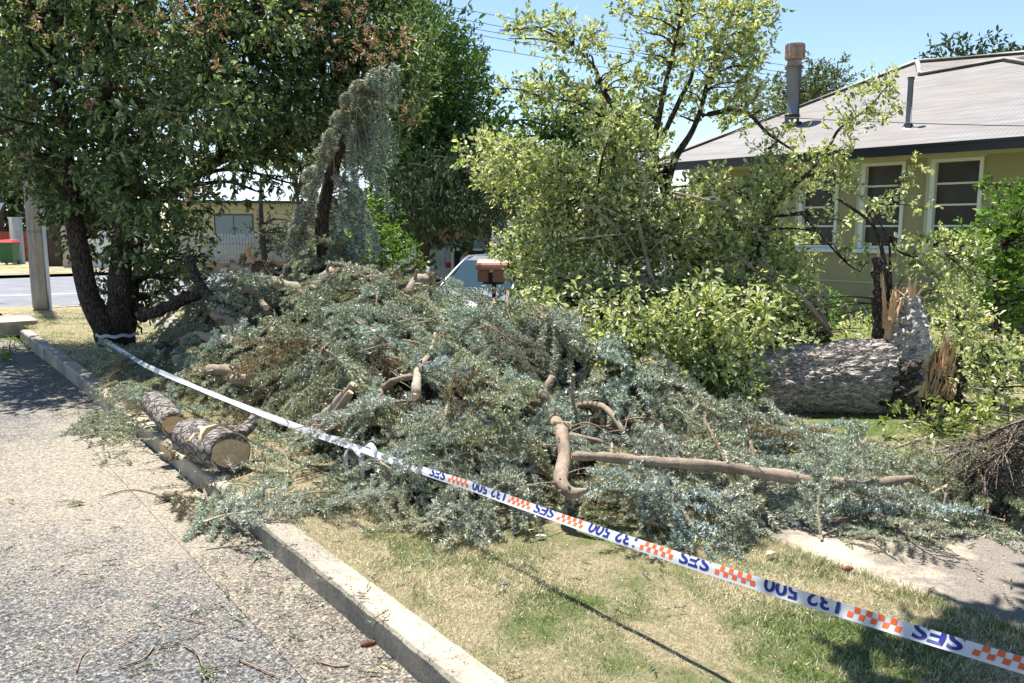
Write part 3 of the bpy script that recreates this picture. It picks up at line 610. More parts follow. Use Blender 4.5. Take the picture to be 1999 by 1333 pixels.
# pole
q = P(82, 597, .12); PL = tag(empty('power_pole', q), 'thick grey weathered power pole with a conduit on the grass corner', 'pole')
pm = Mt('weathered_pole', .9, .1); v = pm.pos((9, 9, .9), 'obj'); f = pm.noise(v, 2.2, 6, .75); pm.col(pm.ramp(f, [(.3, (.20, .18, .15)), (.55, (.36, .33, .28)), (.72, (.45, .42, .36))])); pm.bump(f, .8, .02); pm = pm.m
mb = MB(); rt = .165; tube(mb, [(0, 0, -.2), (0, 0, 1.2), (0, 0, 2.6), (0, 0, 9.5)], [rt, rt * .97, rt * .93, rt * .6], 22, rough=.05, freq=2.5); mb.build('shaft', pm, PL)
mb = MB(); tube(mb, [(rt + .03, -.04, -.1), (rt + .0, -.04, 2.6), (rt - .05, -.04, 5)], .035, 8); mb.build('conduit', plain('conduit_grey', (.5, .54, .6), .4), PL)
for z in (.6, 1.45, 2.3, 3.1):
    mb = MB(); tube(mb, [(0, 0, z), (0, 0, z + .03)], rt * 1.01, 20, straight=True); mb.build('strap', plain('strap_steel', (.22, .21, .19), .5, .1, 4, 0, .5), PL)
mb = MB(); tube(mb, [(-1.3, 0, 8.6), (1.3, 0, 8.6)], .06, 6, straight=True)
for k in (-1.1, -.5, .5, 1.1): tube(mb, [(k, 0, 8.6), (k, 0, 8.8)], .04, 6, straight=True)
mb.build('crossarm', pm, PL)
# give-way sign at the frame's left edge
q = D(-14, 620, 19); SG = tag(empty('road_sign', (q.x, q.y, .0), R(10)), 'white triangular road sign seen at the left edge above the bin', 'sign')
zc_ = D(0, 395, 19).z; mb = MB(); V = [(-.45, 0, zc_), (.45, 0, zc_), (0, 0, zc_ - .78)]; V += [(x, .008, z) for x, y, z in V]; mb.add(V, [(0, 2, 1), (3, 4, 5), (0, 1, 4, 3), (1, 2, 5, 4), (2, 0, 3, 5)]); mb.build('sign_face', plain('sign_white', (.55, .6, .66), .4, .03), SG)
mb = MB(); tube(mb, [(0, .04, 0), (0, .04, zc_)], .03, 8, straight=True); mb.build('post', galv, SG)
# white marker post with dark mark near footpath
q = P(311, 590, .12); q = D(311, 585, 17.6); q.z = .12 + dip(q.x, q.y); MP = tag(empty('marker_post', q, R(-8)), 'short white bollard by the footpath behind the dark trunks', 'bollard')
mb = MB(); hh = D(311, 525, 17.6).z - q.z; box(mb, -.11, .11, -.08, .08, -.05, hh * .93); box(mb, -.09, .09, -.065, .065, hh * .931, hh); mb.build('body', plain('white_paint_post', (.62, .64, .66), .6, .15, 5), MP)
mb = MB()
for k in range(7):
    a = k * .9; c = Vector((.0, -.083, hh * .6)); dv = Vector((math.cos(a), 0, math.sin(a) * 1.4)) * .09; s_ = Vector((-math.sin(a), 0, math.cos(a))) * .022
    mb.add([tuple(c + dv * .2), tuple(c + dv * .6 + s_), tuple(c + dv), tuple(c + dv * .6 - s_)], [(0, 1, 2, 3)])
mb.build('dark_mark', dk, MP)
# brick house behind the car
c = D(870, 500, 42); BH = tag(empty('brick_house', (c.x, c.y, -.3), R(6)), 'brown brick house with white framed bay window behind the service truck', 'house')
mb = MB(); box(mb, -5.2, 2.4, 0, 8, -.3, 2.55); box(mb, 2.41, 6, -.6, 8, -.3, 2.75); mb.build('wall', brick, BH)
mb = MB(); poly(mb, [Vector(p) for p in [(-6, -1.6, 2.45), (2.39, -1.6, 2.5), (2.39, 3.5, 4.3), (-4, 3.5, 4.3)]], .08); poly(mb, [Vector(p) for p in [(2.0, -1.2, 2.76), (6.6, -1.2, 2.76), (5.4, 4, 4.6), (3, 4, 4.6)]], .08); mb.build('roof', plain('terracotta_tiles', (.28, .12, .08), .8, .3, 2), BH)
mb = MB(); box(mb, -6, 2.2, -1.72, -1.601, 2.32, 2.45); mb.build('fascia', frame, BH)
mb = MB(); box(mb, -4.5, -.3, .05 - .07, -.001, .8, 2.2); w = mb.build('window', dk, BH)
for (xa, xb) in [(2.6, 3.5), (3.9, 5.1)]:
    zc2 = .9; mb = MB(); box(mb, xa, xb, -.72, -.601, zc2 - .1, 2.35); w = mb.build('window', frame, BH)
    for i in range(2):
        for j in range(2):
            x0_ = xa + .1 + i * (xb - xa - .15) / 2; z0_ = zc2 + j * .62
            mb = MB(); box(mb, x0_, x0_ + (xb - xa - .3) / 2, -.735, -.721, z0_, z0_ + .55); mb.build('pane', glass, w)
mb = MB(); box(mb, -1.9, -1.6, -1.5, -1.2, -.3, 2.36); mb.build('verandah_post', plain('red_post', (.4, .09, .05)), BH)
mb = MB(); box(mb, 2.2, 2.36, -1.5, -1.35, -.3, 2.4); mb.build('verandah_post', frame, BH)
# white-roofed house
c = D(755, 450, 50); WH = tag(empty('white_roof_house', (c.x, c.y, 0), R(20)), 'small house with bright white roof far behind the leaning spruce top', 'house')
zr = D(755, 366, 50).z; ze = D(755, 400, 50).z
mb = MB(); box(mb, -2.6, 4, 0, 6, -.1, ze - .1); mb.build('wall', plain('pale_wall', (.4, .42, .42)), WH)
mb = MB(); poly(mb, [Vector(p) for p in [(-2.9, -.4, ze - .1), (4.2, -.4, ze - .1), (4.2, 2.6, zr + .3), (-.2, 2.6, zr + .3)]], .08); poly(mb, [Vector(p) for p in [(-2.9, -.4, ze - .1), (-.2, 2.6, zr + .3), (-2.9, 6, ze - .1)]], .08); mb.build('roof', plain('white_iron', (.66, .66, .7), .4, .08), WH)
mb = MB(); box(mb, -.1, .3, 2.2, 2.6, zr - .4, zr + .6); mb.build('chimney', plain('chimney_brick', (.4, .2, .15)), WH)

# ------------------------------------------------------------------ silver car, service truck, person
q = D(872, 580, 13.5); zc0 = D(930, 506, 15.4).z - 1.45
CR = tag(empty('parked_car', (q.x, q.y, zc0), 0), 'silver hatchback car parked behind the letterbox, bonnet toward the left', 'car')
CR.rotation_euler = (0, 0, R(66))
silver = plain('silver_paint', (.42, .44, .48), .25, .04, 2, 0, .6, .6); cgl = Mt('car_glass', .06, .6).col((.02, .04, .045)).m
prof = [(0, .35), (0, .62), (.12, .76), (.95, .93), (1.75, 1.42), (2.2, 1.5), (3.1, 1.48), (3.85, 1.05), (4.1, .95), (4.15, .35)]
mb = MB(); V = []; secs = [(-.86, .12), (-.8, 0), (-.3, -.02), (.3, -.02), (.8, 0), (.86, .12)]
bodyp = [(0, .3), (0, .62), (.1, .75), (.5, .86), (.98, .93), (1.5, .95), (3.7, .97), (4.1, .93), (4.15, .3)]
for (y, ins) in secs:
    for (x, z) in bodyp: V.append((x + ins * (1 if x < 2 else -1), y, z - abs(ins) * .4 * (z > .5) + (.0 if abs(y) > .5 else .03 * (z > .6))))
m_ = len(bodyp); mb.add(V, [(i * m_ + j, i * m_ + j + 1, (i + 1) * m_ + j + 1, (i + 1) * m_ + j) for i in range(len(secs) - 1) for j in range(m_ - 1)], 0, True)
mb.add(V[:m_], [tuple(range(m_))[::-1]]); mb.add(V[-m_:], [tuple(range(m_))]); mb.build('body', silver, CR)
mb = MB(); cab = [(1.0, .94), (1.85, 1.42), (2.2, 1.48), (3.1, 1.46), (3.75, 1.0)]; V = []
for (y, k) in [(-.78, 0), (-.6, 1), (.6, 1), (.78, 0)]:
    for (x, z) in cab: V.append((x, y if z < 1.1 else y * (.82 if k == 0 else 1), z + .02 * k * (z > 1.1)))
m_ = 5; mb.add(V, [(i * m_ + j, i * m_ + j + 1, (i + 1) * m_ + j + 1, (i + 1) * m_ + j) for i in range(3) for j in range(1, 3)], 0, True)
for i in (0, 3): mb.add([V[i * 5], V[i * 5 + 1], V[i * 5 + 2], V[i * 5 + 3], V[i * 5 + 4]], [(0, 1, 2, 3, 4)], 1)
mb.add(V, [(i * 5 + 0, i * 5 + 1, i * 5 + 6, i * 5 + 5) for i in range(3)] + [(i * 5 + 3, i * 5 + 4, i * 5 + 9, i * 5 + 8) for i in range(3)], 1)
mb.build('cabin', [silver, cgl], CR)
for y in (-.72, .72):
    mb = MB(); tube(mb, [(1.02, y, .96), (1.87, y * .86, 1.44), (2.25, y * .85, 1.5), (3.1, y * .85, 1.49)], .03, 6); mb.build('roof_pillar', silver, CR)
    mb = MB(); box(mb, .02, .1, y - .14, y + .14, .58, .72); mb.build('headlight', plain('lamp_lens', (.6, .62, .65), .1, .02), CR)
    for x in (.75, 3.35):
        mb = MB(); yy = math.copysign(.8, y); tube(mb, [(x, yy - .1, .31), (x, yy + .1, .31)], .31, 20, straight=True); wl = mb.build('wheel', dk, CR)
        mb = MB(); tube(mb, [(x, yy - .105, .31), (x, yy + .105, .31)], .18, 14, straight=True); mb.build('rim', galv, wl)
mb = MB(); box(mb, -.012, .06, -.5, .5, .4, .55); mb.build('grille', dk, CR)
# service truck: open canopy, lifted lid, rolled awning, ladders
Yt = 24.; k_ = Yt / F
def tl(px, py): 
    p = D(px, py, Yt); return p.x - TC.x, p.z - TC.z
TC = D(885, 560, Yt); TC.z = -.62
TR = tag(empty('service_truck', TC, 0), 'white service truck canopy with lifted lid and blue striped awning beyond the car', 'truck')
white = plain('white_truck_paint', (.68, .69, .72), .4, .05)
x0, zt_ = tl(836, 486); x1, _ = tl(886, 486); x2, _ = tl(948, 486); _, zb_ = tl(836, 530)
mb = MB(); box(mb, x0, x1 - .02, .3, 1.9, .45, zb_ + .1); box(mb, x1, x2, .0, 1.9, .45, zb_); box(mb, x0 + .02, x0 + .07, .3, .36, zb_ + .1, zt_); box(mb, x0 + .36, x0 + .42, .28, .34, zb_ + .1, zt_); box(mb, x1 - .08, x1 - .01, .0, .08, zb_, zt_ + .1); box(mb, x0, x2, 1.85, 1.9, zb_, zt_); mb.build('body', white, TR)
mb = MB(); box(mb, x1 + .02, x2, .1, 1.84, zb_ + .002, zt_ - .05); mb.build('locker', plain('locker_dark', (.02, .02, .035)), TR)
mb = MB(); tube(mb, [(x0 - .02, .2, zt_ + .1), (x1 + .03, .2, zt_ + .1)], .10, 12, straight=True); o = mb.build('awning_roll', white, TR)
mb = MB(); tube(mb, [(x0 + .25, .2, zt_ + .115), (x1 + .0, .2, zt_ + .115)], .096, 12, straight=True); mb.build('blue_stripe', plain('stripe_blue', (.06, .16, .5), .4), o)
mb = MB(); la = tl(884, 486); lb = tl(897, 469); lc = tl(947, 473); ld = tl(943, 486)
V = [(la[0], -.5, la[1]), (ld[0], -.5, ld[1]), (lc[0], .5, lc[1] + .05), (lb[0], .5, lb[1])]; V += [(x, y + .01, z + .04) for x, y, z in V]; mb.add(V, [(0, 3, 2, 1), (4, 5, 6, 7), (0, 1, 5, 4), (1, 2, 6, 5), (2, 3, 7, 6), (3, 0, 4, 7)]); mb.build('lifted_lid', plain('lid_inside', (.42, .40, .34), .6), TR)
mb = MB(); box(mb, la[0], ld[0], -.53, -.501, la[1] - .02, la[1] + .03); mb.build('lid_edge', white, TR)
for k, (px, c_) in enumerate([(846, (.6, .6, .3)), (852, (.7, .72, .7)), (859, (.55, .65, .1)), (874, (.7, .72, .7)), (879, (.6, .68, .2))]):
    a = tl(px, 489)[0]; mb = MB(); M2 = Matrix.Translation((a, .34, zb_ + .1)) @ Matrix.Rotation(R(4 * (k % 3 - 1)), 4, 'Y'); box(mb, -.03, .03, 0, .03, 0, zt_ - zb_ - .1, 0, M2); mb.build('stowed_pole', plain('stowed_' + 'abcde'[k], c_), TR)
mb = MB(); a = tl(870, 514); box(mb, a[0], a[0] + .18, .28, .4, zb_ + .101, zb_ + .26); mb.build('red_box', plain('red_plastic', (.55, .03, .03), .4), TR)
for x in (x0 + .3, x2 - .2):
    mb = MB(); tube(mb, [(x, .05, .4), (x, .3, .4)], .38, 18, straight=True); mb.build('wheel', dk, TR)
# person, small, back turned, at the truck
def skin_mesh(name, joints, edges, radii, mat, sub=2):
    me = bpy.data.meshes.new(name); me.from_pydata([tuple(j) for j in joints], edges, []); o = bpy.data.objects.new(name, me); COL.objects.link(o)
    sk = o.modifiers.new('s', 'SKIN'); 
    for i, r in enumerate(radii): me.skin_vertices[0].data[i].radius = (r, r)
    me.skin_vertices[0].data[0].use_root = True
    ss = o.modifiers.new('b', 'SUBSURF'); ss.levels = ss.render_levels = sub; bpy.context.view_layer.update()
    m2 = bpy.data.meshes.new_from_object(o.evaluated_get(bpy.context.evaluated_depsgraph_get())); bpy.data.objects.remove(o)
    n = bpy.data.objects.new(name, m2); COL.objects.link(n); m2.materials.clear(); m2.materials.append(mat)
    for p_ in m2.polygons: p_.use_smooth = True
    return n
q = D(909, 560, 22.6); pz = D(909, 481, 22.6).z - 1.72
skin = plain('skin', (.45, .27, .19), .6, .05)
J = [(0, 0, .98), (0, .02, 1.2), (0, .0, 1.42), (0, -.02, 1.53), (0, -.03, 1.62), (0, -.03, 1.70), (-.2, 0, 1.40), (-.3, -.06, 1.13), (-.22, -.26, 1.02), (-.19, -.34, 1.0), (.2, 0, 1.40), (.3, .02, 1.14), (.27, -.2, 1.02), (.25, -.28, 1.01), (-.1, 0, .9), (-.12, .02, .5), (-.13, .08, .08), (-.14, -.08, .04), (.1, 0, .9), (.12, -.03, .5), (.12, .05, .08), (.13, -.1, .04)]
E_ = [(0, 1), (1, 2), (2, 3), (3, 4), (4, 5), (2, 6), (6, 7), (7, 8), (8, 9), (2, 10), (10, 11), (11, 12), (12, 13), (0, 14), (14, 15), (15, 16), (16, 17), (0, 18), (18, 19), (19, 20), (20, 21)]
Rr = [.13, .12, .13, .055, .08, .075, .06, .045, .035, .04, .06, .045, .035, .04, .09, .06, .045, .04, .09, .06, .045, .04]
pr = skin_mesh('person', J, E_, Rr, skin); pr.location = (q.x, q.y, pz); pr.rotation_euler = (0, 0, R(105)); tag(pr, 'person in a pale shirt with dark hair standing at the open truck locker', 'person')
sh = skin_mesh('shirt', [(0, 0, .92), J[1], J[2], (0, 0, 1.47), J[6], J[7], J[10], J[11]], [(0, 1), (1, 2), (2, 3), (2, 4), (4, 5), (2, 6), (6, 7)], [.15, .14, .15, .08, .085, .065, .085, .065], plain('pale_shirt', (.55, .55, .62), .8, .1, 8)); sh.parent = pr
tr = skin_mesh('trousers', [(0, 0, 1.0), (-.1, 0, .9), (-.12, .02, .5), (-.13, .07, .12), (.1, 0, .9), (.12, -.03, .5), (.12, .04, .12)], [(0, 1), (1, 2), (2, 3), (0, 4), (4, 5), (5, 6)], [.14, .11, .08, .07, .11, .08, .07], plain('dark_trousers', (.03, .035, .06), .8)); tr.parent = pr
ha = skin_mesh('hair', [(0, 0, 1.66), (0, .01, 1.74)], [(0, 1)], [.1, .075], plain('dark_hair', (.012, .01, .01), .7)); ha.parent = pr

# ------------------------------------------------------------------ wires
wm = plain('cable', (.03, .03, .035), .6)
c0 = D(560, -110, 30); c1 = D(1540, 136, 62)
def wire(px0, py0, Y0, px1, py1, Y1, sag, lb, r=.012):
    a = D(px0, py0, Y0); b = D(px1, py1, Y1); pts = [a.lerp(b, t / 12) - Vector((0, 0, sag * 4 * (t / 12) * (1 - t / 12))) for t in range(13)]
    mb = MB(); tube(mb, pts, r, 5, n=2); return tag(mb.build('power_line', wm), lb, 'cable')
for (ya, yb, lb) in [(-62, 128, 'topmost of the power lines crossing the sky'), (-38, 141, 'second power line from the top against the sky'), (-20, 148, 'third power line from the top against the sky'), (-10, 160, 'fourth power line from the top against the sky'), (16, 178, 'lowest of the five close power lines in the sky')]:
    wire(520, ya, 34, 1640, yb + 14, 46, .25, lb, .014)
wire(760, 172, 36, 1530, 232, 44, .2, 'single thin line low in the sky left of the yellow green tree', .012)
wire(1470, 224, 12.9, 2080, 246, 9.2, .03, 'black service cable running across the front of the iron roof', .006)

# ------------------------------------------------------------------ trees
def inpoly(x, y, poly):
    c = False; j = len(poly) - 1
    for i in range(len(poly)):
        if (poly[i][1] > y) != (poly[j][1] > y) and x < (poly[j][0] - poly[i][0]) * (y - poly[i][1]) / (poly[j][1] - poly[i][1]) + poly[i][0]: c = not c
        j = i
    return c
def blobs_in(poly, Y, dy, n, r, flat=.8):
    """crown clumps: an outline at its real distance, filled through a depth of 2*dy"""
    out = []; xs = [p[0] for p in poly]; ys = [p[1] for p in poly]; tries = 0
    while len(out) < n and tries < 9000:
        tries += 1; x = random.uniform(min(xs), max(xs)); y = random.uniform(min(ys), max(ys))
        if not inpoly(x, y, poly): continue
        rr = r * random.uniform(.7, 1.3); c = D(x, y, Y + random.uniform(-dy, dy))
        if any((c - o[0]).length < (rr + o[1]) * .42 for o in out) and tries < 5000: continue
        out.append((c, rr, rr, rr * flat))
    return out
def limbs(mb, nodes, blobs, r0=.04, bend=.15, sides=5, sub=0):
    for c, rx, ry, rz in blobs:
        c = Vector(c); nd = min(nodes, key=lambda q: (q - c).length + max(0, q.z - c.z) * 1.5)
        m = nd.lerp(c, .5) + Vector((random.uniform(-1, 1), random.uniform(-1, 1), random.uniform(.2, 1))) * (c - nd).length * bend
        e = c + (c - nd).normalized() * rx * .5
        tube(mb, [nd, m, c, e], [r0, r0 * .7, r0 * .4, r0 * .15], sides, n=4, caps=False)
        for _ in range(sub):
            dv = Vector((random.gauss(0, 1), random.gauss(0, 1), random.gauss(.4, 1))).normalized()
            tube(mb, [m.lerp(c, random.random()), c + dv * rx * .5, c + dv * rx * .95 + Vector((0, 0, -.03))], [r0 * .3, r0 * .2, r0 * .08], 3, n=3, caps=False)
# red-tipped dark tree at the left, three leaning stems ------------
B = P(232, 683, .12); BY = B.y
T1 = tag(empty('broadleaf_tree', B), 'big dark glossy tree with red new tips and leaning dark trunks on the verge', 'tree')
tr = MB()
s1 = [P(222, 683, .02), D(205, 640, BY), D(172, 570, BY - .05), D(152, 470, BY), D(135, 360, BY + .1), D(128, 240, BY), D(100, 120, BY - .2)]
s2 = [P(240, 684, .02), D(232, 620, BY + .05), D(236, 520, BY + .1), D(240, 430, BY + .1), D(222, 330, BY + .2), D(200, 250, BY), D(215, 140, BY)]
s3 = [D(238, 440, BY + .1), D(275, 415, BY + .3), D(330, 372, BY + .6), D(430, 310, BY + 1.0), D(525, 285, BY + 1.4), D(640, 240, BY + 1.8)]
s4 = [D(232, 400, BY + .1), D(262, 300, BY + .4), D(330, 200, BY + .8), D(420, 90, BY + 1.0)]
s5 = [P(252, 680, .02), D(262, 610, BY + .25), D(268, 520, BY + .5), D(285, 430, BY + .7)]
tube(tr, s1, [.18, .15, .125, .11, .095, .075, .045], 14, rough=.16, n=8); tube(tr, s2, [.19, .15, .135, .12, .10, .075, .045], 14, rough=.16, n=8)
tube(tr, s3, [.12, .11, .09, .08, .06, .03], 10, rough=.1); tube(tr, s4, [.1, .08, .06, .03], 10, rough=.1); tube(tr, s5, [.06, .05, .045, .03], 9, rough=.1)
tube(tr, [s1[4], D(110, 300, BY + .5), D(60, 180, BY + .9)], [.08, .06, .03], 8)
tr.build('trunk', M['bark_dark'], T1, loc=None).location = (0, 0, 0)
def fixparent(o, root):                       # world-built part under a moved root
    o.matrix_parent_inverse = root.matrix_world.inverted() if False else Matrix.Translation(-root.location) if root.rotation_euler.z == 0 else (Matrix.Translation(root.location) @ Matrix.Rotation(root.rotation_euler.z, 4, 'Z')).inverted()
for o in T1.children: fixparent(o, T1)
nodes = [Vector(p) for st in (s1[2:], s2[3:], s3[1:], s4[1:], s5[1:]) for p in smooth_path(st, 3)]
b1 = blobs_in([(-80, -150), (420, -170), (560, -60), (560, 250), (500, 300), (410, 340), (330, 390), (60, 330), (-80, 300)], BY + .2, 1.7, 95, .46)
b1 += blobs_in([(420, -150), (740, -150), (800, 60), (800, 180), (740, 230), (700, 270), (600, 300), (480, 300), (430, 250)], BY + 1.5, 1.2, 62, .44)
b1 += blobs_in([(110, 330), (330, 400), (385, 400), (395, 490), (360, 560), (300, 560), (230, 480), (130, 480), (105, 400)], BY + .35, .6, 26, .28)
b1 += blobs_in([(160, 520), (240, 520), (320, 560), (300, 610), (250, 640), (180, 600)], BY + .3, .35, 9, .17)
b1 += blobs_in([(30, 290), (110, 330), (100, 400), (60, 360)], BY + .2, .5, 6, .25)
b1 += [(D(x, y, BY + 1.4 + random.uniform(-.6, .3)), .2, .2, .17) for x, y in [(782, 90), (795, 110), (775, 140), (800, 200), (795, 240), (740, 60), (735, 120), (690, 20), (720, -20), (560, 355), (500, 372), (600, 345), (640, 320)]]
tw = MB(); limbs(tw, nodes, b1, .035, .18, 5, 2); o = tw.build('branches', M['bark_dark'], T1); fixparent(o, T1)
cr = MB(); foliage(cr, b1, 84, .20, 11, .082, .036, (0,), .2, .25, .45, flat=.7)
o = cr.build('crown', M['photinia'], T1); fixparent(o, T1)
tp = MB(); tb = []
for x, y, r in [(350, 30, .16), (395, 22, .12), (430, 45, .12), (500, 85, .14), (540, 55, .12), (620, 25, .16), (600, 70, .16), (560, 75, .1), (700, 25, .15), (730, 90, .17), (690, 125, .1), (745, 100, .16), (775, 95, .14), (805, 215, .12), (800, 245, .1), (790, 75, .14), (230, 20, .11), (160, 88, .1), (90, 60, .1), (440, 130, .09), (185, 215, .1), (380, 380, .08), (15, 305, .1), (700, 60, .12), (640, 90, .1), (720, 10, .1), (300, 45, .09), (270, 40, .09), (20, 90, .09), (60, 20, .1)]:
    tb.append((D(x, y, (BY - 1.9 if x < 450 else BY - .1) + random.uniform(-.25, .25)), r, r, r * .6))
foliage(tp, tb, 150, .1, 9, .06, .016, (0,), .6, 0, .5); foliage(tp, b1[::3], 5., .1, 8, .06, .016, (0,), .6, 0, .95)
o = tp.build('red_new_leaves', M['tips'], T1); fixparent(o, T1)

def simple_tree(name, base, top, r, blobs, dens, L, Wd, mat, lab, cat='tree', k=8, twig=.3, trunkmat='bark_dark', droop=0., group=None, r0=.05, mats=None, up=.3, shell=.5):
    t = tag(empty(name, base), lab, cat, group); mb = MB(); mid_ = Vector(base).lerp(Vector(top), .5) + Vector((random.uniform(-.1, .1), 0, 0))
    stem_ = [Vector(base) - Vector((0, 0, .15)), mid_, Vector(top)]; tube(mb, stem_, [r, r * .75, r * .3], 9, rough=.1); nd = smooth_path(stem_, 6)[3:]
    limbs(mb, nd, blobs, r0, .12, 4); o = mb.build('trunk', M[trunkmat], t); fixparent(o, t)
    mb = MB(); foliage(mb, blobs, dens, twig, k, L, Wd, (0,), up, droop, shell); o = mb.build('crown', M[mat], t); fixparent(o, t); return t
def gnd(px, Y, z=.0): q = D(px, 500, Y); q.z = z; return q
simple_tree('feathery_tree', gnd(765, 24), D(855, 70, 24), .25, blobs_in([(815, 60), (850, 55), (880, 110), (910, 100), (925, 150), (940, 210), (945, 270), (960, 330), (940, 420), (760, 430), (740, 330), (770, 200), (790, 140)], 24, 1.8, 60, .75, 1.1), 16, .2, .07, 'bgleaf', 'tall feathery mid green tree rising behind the leaning spruce top', k=10, twig=.6, droop=.1, up=.7)
simple_tree('dark_tree', gnd(755, 25), D(850, 110, 26), .2, blobs_in([(835, 40), (870, 80), (900, 95), (920, 140), (900, 190), (830, 150), (800, 110)], 26, .8, 14, .5, 1.3), 16, .16, .05, 'bgdark', 'narrow dark feathery treetop behind the mid green tree', k=9, twig=.5, up=.9)
simple_tree('leafy_tree', gnd(780, 28), D(790, 20, 28), .2, blobs_in([(740, 20), (770, -30), (810, -20), (830, 40), (825, 70), (780, 80), (745, 60)], 28, 1.2, 16, .6), 16, .2, .09, 'bgleaf', 'leafy treetop beside the power lines, right of the red tipped crown', k=8, twig=.4)
simple_tree('drooping_conifer', gnd(790, 21, -.5), D(900, 290, 21), .2, blobs_in([(760, 330), (870, 290), (960, 290), (1040, 340), (1060, 400), (1035, 452), (1005, 440), (960, 420), (880, 435), (780, 440), (735, 420)], 20, 1.8, 46, .5, .8), 30, .13, .035, 'bgdark', 'dark drooping conifer whose low boughs hang in front of the brick house', k=10, twig=.45, droop=.9, up=.1)
simple_tree('round_tree', gnd(1080, 27), D(1080, 230, 27), .2, blobs_in([(960, 250), (1020, 220), (1080, 190), (1160, 185), (1230, 230), (1260, 330), (1180, 420), (1050, 420), (980, 330)], 27, 1.8, 42, .8), 13, .2, .09, 'bgleaf', 'rounded green tree behind the left side of the yellow green tree', k=8, twig=.5)
simple_tree('olive_tree', gnd(1590, 44), D(1590, 190, 44), .3, blobs_in([(1515, 170), (1550, 150), (1590, 140), (1650, 148), (1670, 190), (1640, 240), (1510, 260)], 44, 1.5, 30, 1.0), 9, .22, .08, 'bgolive', 'olive green tree showing above the iron roof beside the flue', k=8, twig=.5)
simple_tree('olive_tree', gnd(1930, 40), D(1930, 110, 40), .3, blobs_in([(1850, 112), (1885, 100), (1930, 92), (2010, 85), (2080, 120), (2080, 210), (1850, 200)], 40, 1.5, 30, .8), 8, .26, .11, 'bgdark', 'dark green tree showing above the roof ridge at the right edge', k=8, twig=.6)
simple_tree('street_tree', gnd(-20, 46), D(-20, 330, 46), .3, blobs_in([(-160, 330), (40, 310), (130, 350), (240, 370), (240, 460), (130, 440), (60, 470), (-160, 440)], 46, 2.5, 50, 1.2), 9, .3, .12, 'bgdark', 'dark tree mass far behind the pole at the left edge', k=8, twig=.6)
simple_tree('autumn_tree', gnd(0, 40), D(5, 330, 40), .2, blobs_in([(-60, 295), (30, 305), (45, 340), (-60, 345)], 40, .8, 10, .7), 14, .2, .08, 'bgolive', 'small yellowish tree at the left edge above the road sign', k=8, twig=.4)
simple_tree('garden_tree', gnd(520, 31), D(510, 340, 31), .13, blobs_in([(510, 440), (560, 415), (600, 440), (600, 490), (530, 495), (500, 480)], 31, .8, 12, .45), 13, .16, .06, 'bgdark', 'dark leafy garden tree in front of the yellow weatherboard house', k=8, twig=.4)
simple_tree('forked_tree', gnd(620, 26), D(580, 380, 25), .14, blobs_in([(540, 290), (620, 280), (680, 320), (640, 360), (580, 330)], 25, .9, 9, .4), 14, .18, .07, 'bgleaf', 'tree with a bare forked grey limb left of the leaning spruce top', k=8, twig=.4)
simple_tree('shrub', gnd(745, 15, -.2), D(745, 460, 15), .05, blobs_in([(690, 430), (740, 405), (790, 440), (820, 500), (810, 545), (690, 545), (650, 500)], 14.8, .7, 34, .24), 60, .08, .035, 'bright', 'bright yellow green shrub between the spruce top and white pickets', 'shrub', k=8, twig=.14, r0=.015)
simple_tree('shrub', gnd(640, 16, 0), D(650, 480, 16), .05, blobs_in([(600, 500), (660, 470), (700, 500), (700, 550), (560, 550)], 15.5, .6, 20, .24), 50, .07, .03, 'privet', 'pale leafy shrub low behind the iron fence and leaning spruce', 'shrub', k=8, twig=.14, r0=.015)
simple_tree('shrub', gnd(1010, 12.8, -.0), D(1010, 480, 12.8), .05, blobs_in([(950, 500), (962, 468), (990, 500), (1040, 445), (1100, 430), (1130, 520), (1100, 600), (1030, 590), (1005, 540)], 12.6, .5, 40, .22), 70, .065, .028, 'bright', 'leafy green shrub right behind the terracotta letterbox', 'shrub', k=8, twig=.12, r0=.012)
# road-side shade tree just outside the right of the frame: it shades the lawn corner
simple_tree('street_tree', (4.7, 2.7, .12), (3.3, 3.9, 4.4), .16, [(Vector((x, y, z)), r, r, r * .7) for x, y, z, r in [(1.0, 3.6, 4.3, .4), (1.5, 3.55, 4.5, .5), (2.0, 3.6, 4.3, .55), (.75, 3.3, 4.6, .35), (2.3, 3.9, 4.8, .55), (1.7, 3.1, 4.9, .5), (2.7, 3.5, 4.6, .6), (1.95, 4.25, 4.5, .3), (1.2, 3.1, 4.3, .4), (3.3, 3.6, 4.5, .6), (3.8, 3.2, 4.7, .6), (1.4, 3.3, 4.0, .45), (1.8, 3.4, 4.7, .5), (1.6, 3.3, 4.4, .5), (2.1, 3.3, 4.4, .5), (1.25, 3.35, 4.7, .4)]], 70, .20, .10, 'bgleaf', 'tree outside the right edge shading the lawn corner', k=8, twig=.3)
simple_tree('dark_shrub', gnd(1520, 8.6, .12), D(1520, 600, 8.6), .03, blobs_in([(1420, 560), (1480, 540), (1560, 560), (1610, 620), (1600, 668), (1400, 668)], 8.6, .4, 30, .16), 80, .07, .03, 'bgdark', 'dark green shrub in the shade just behind the fallen trunk', 'shrub', k=8, twig=.12, r0=.01)
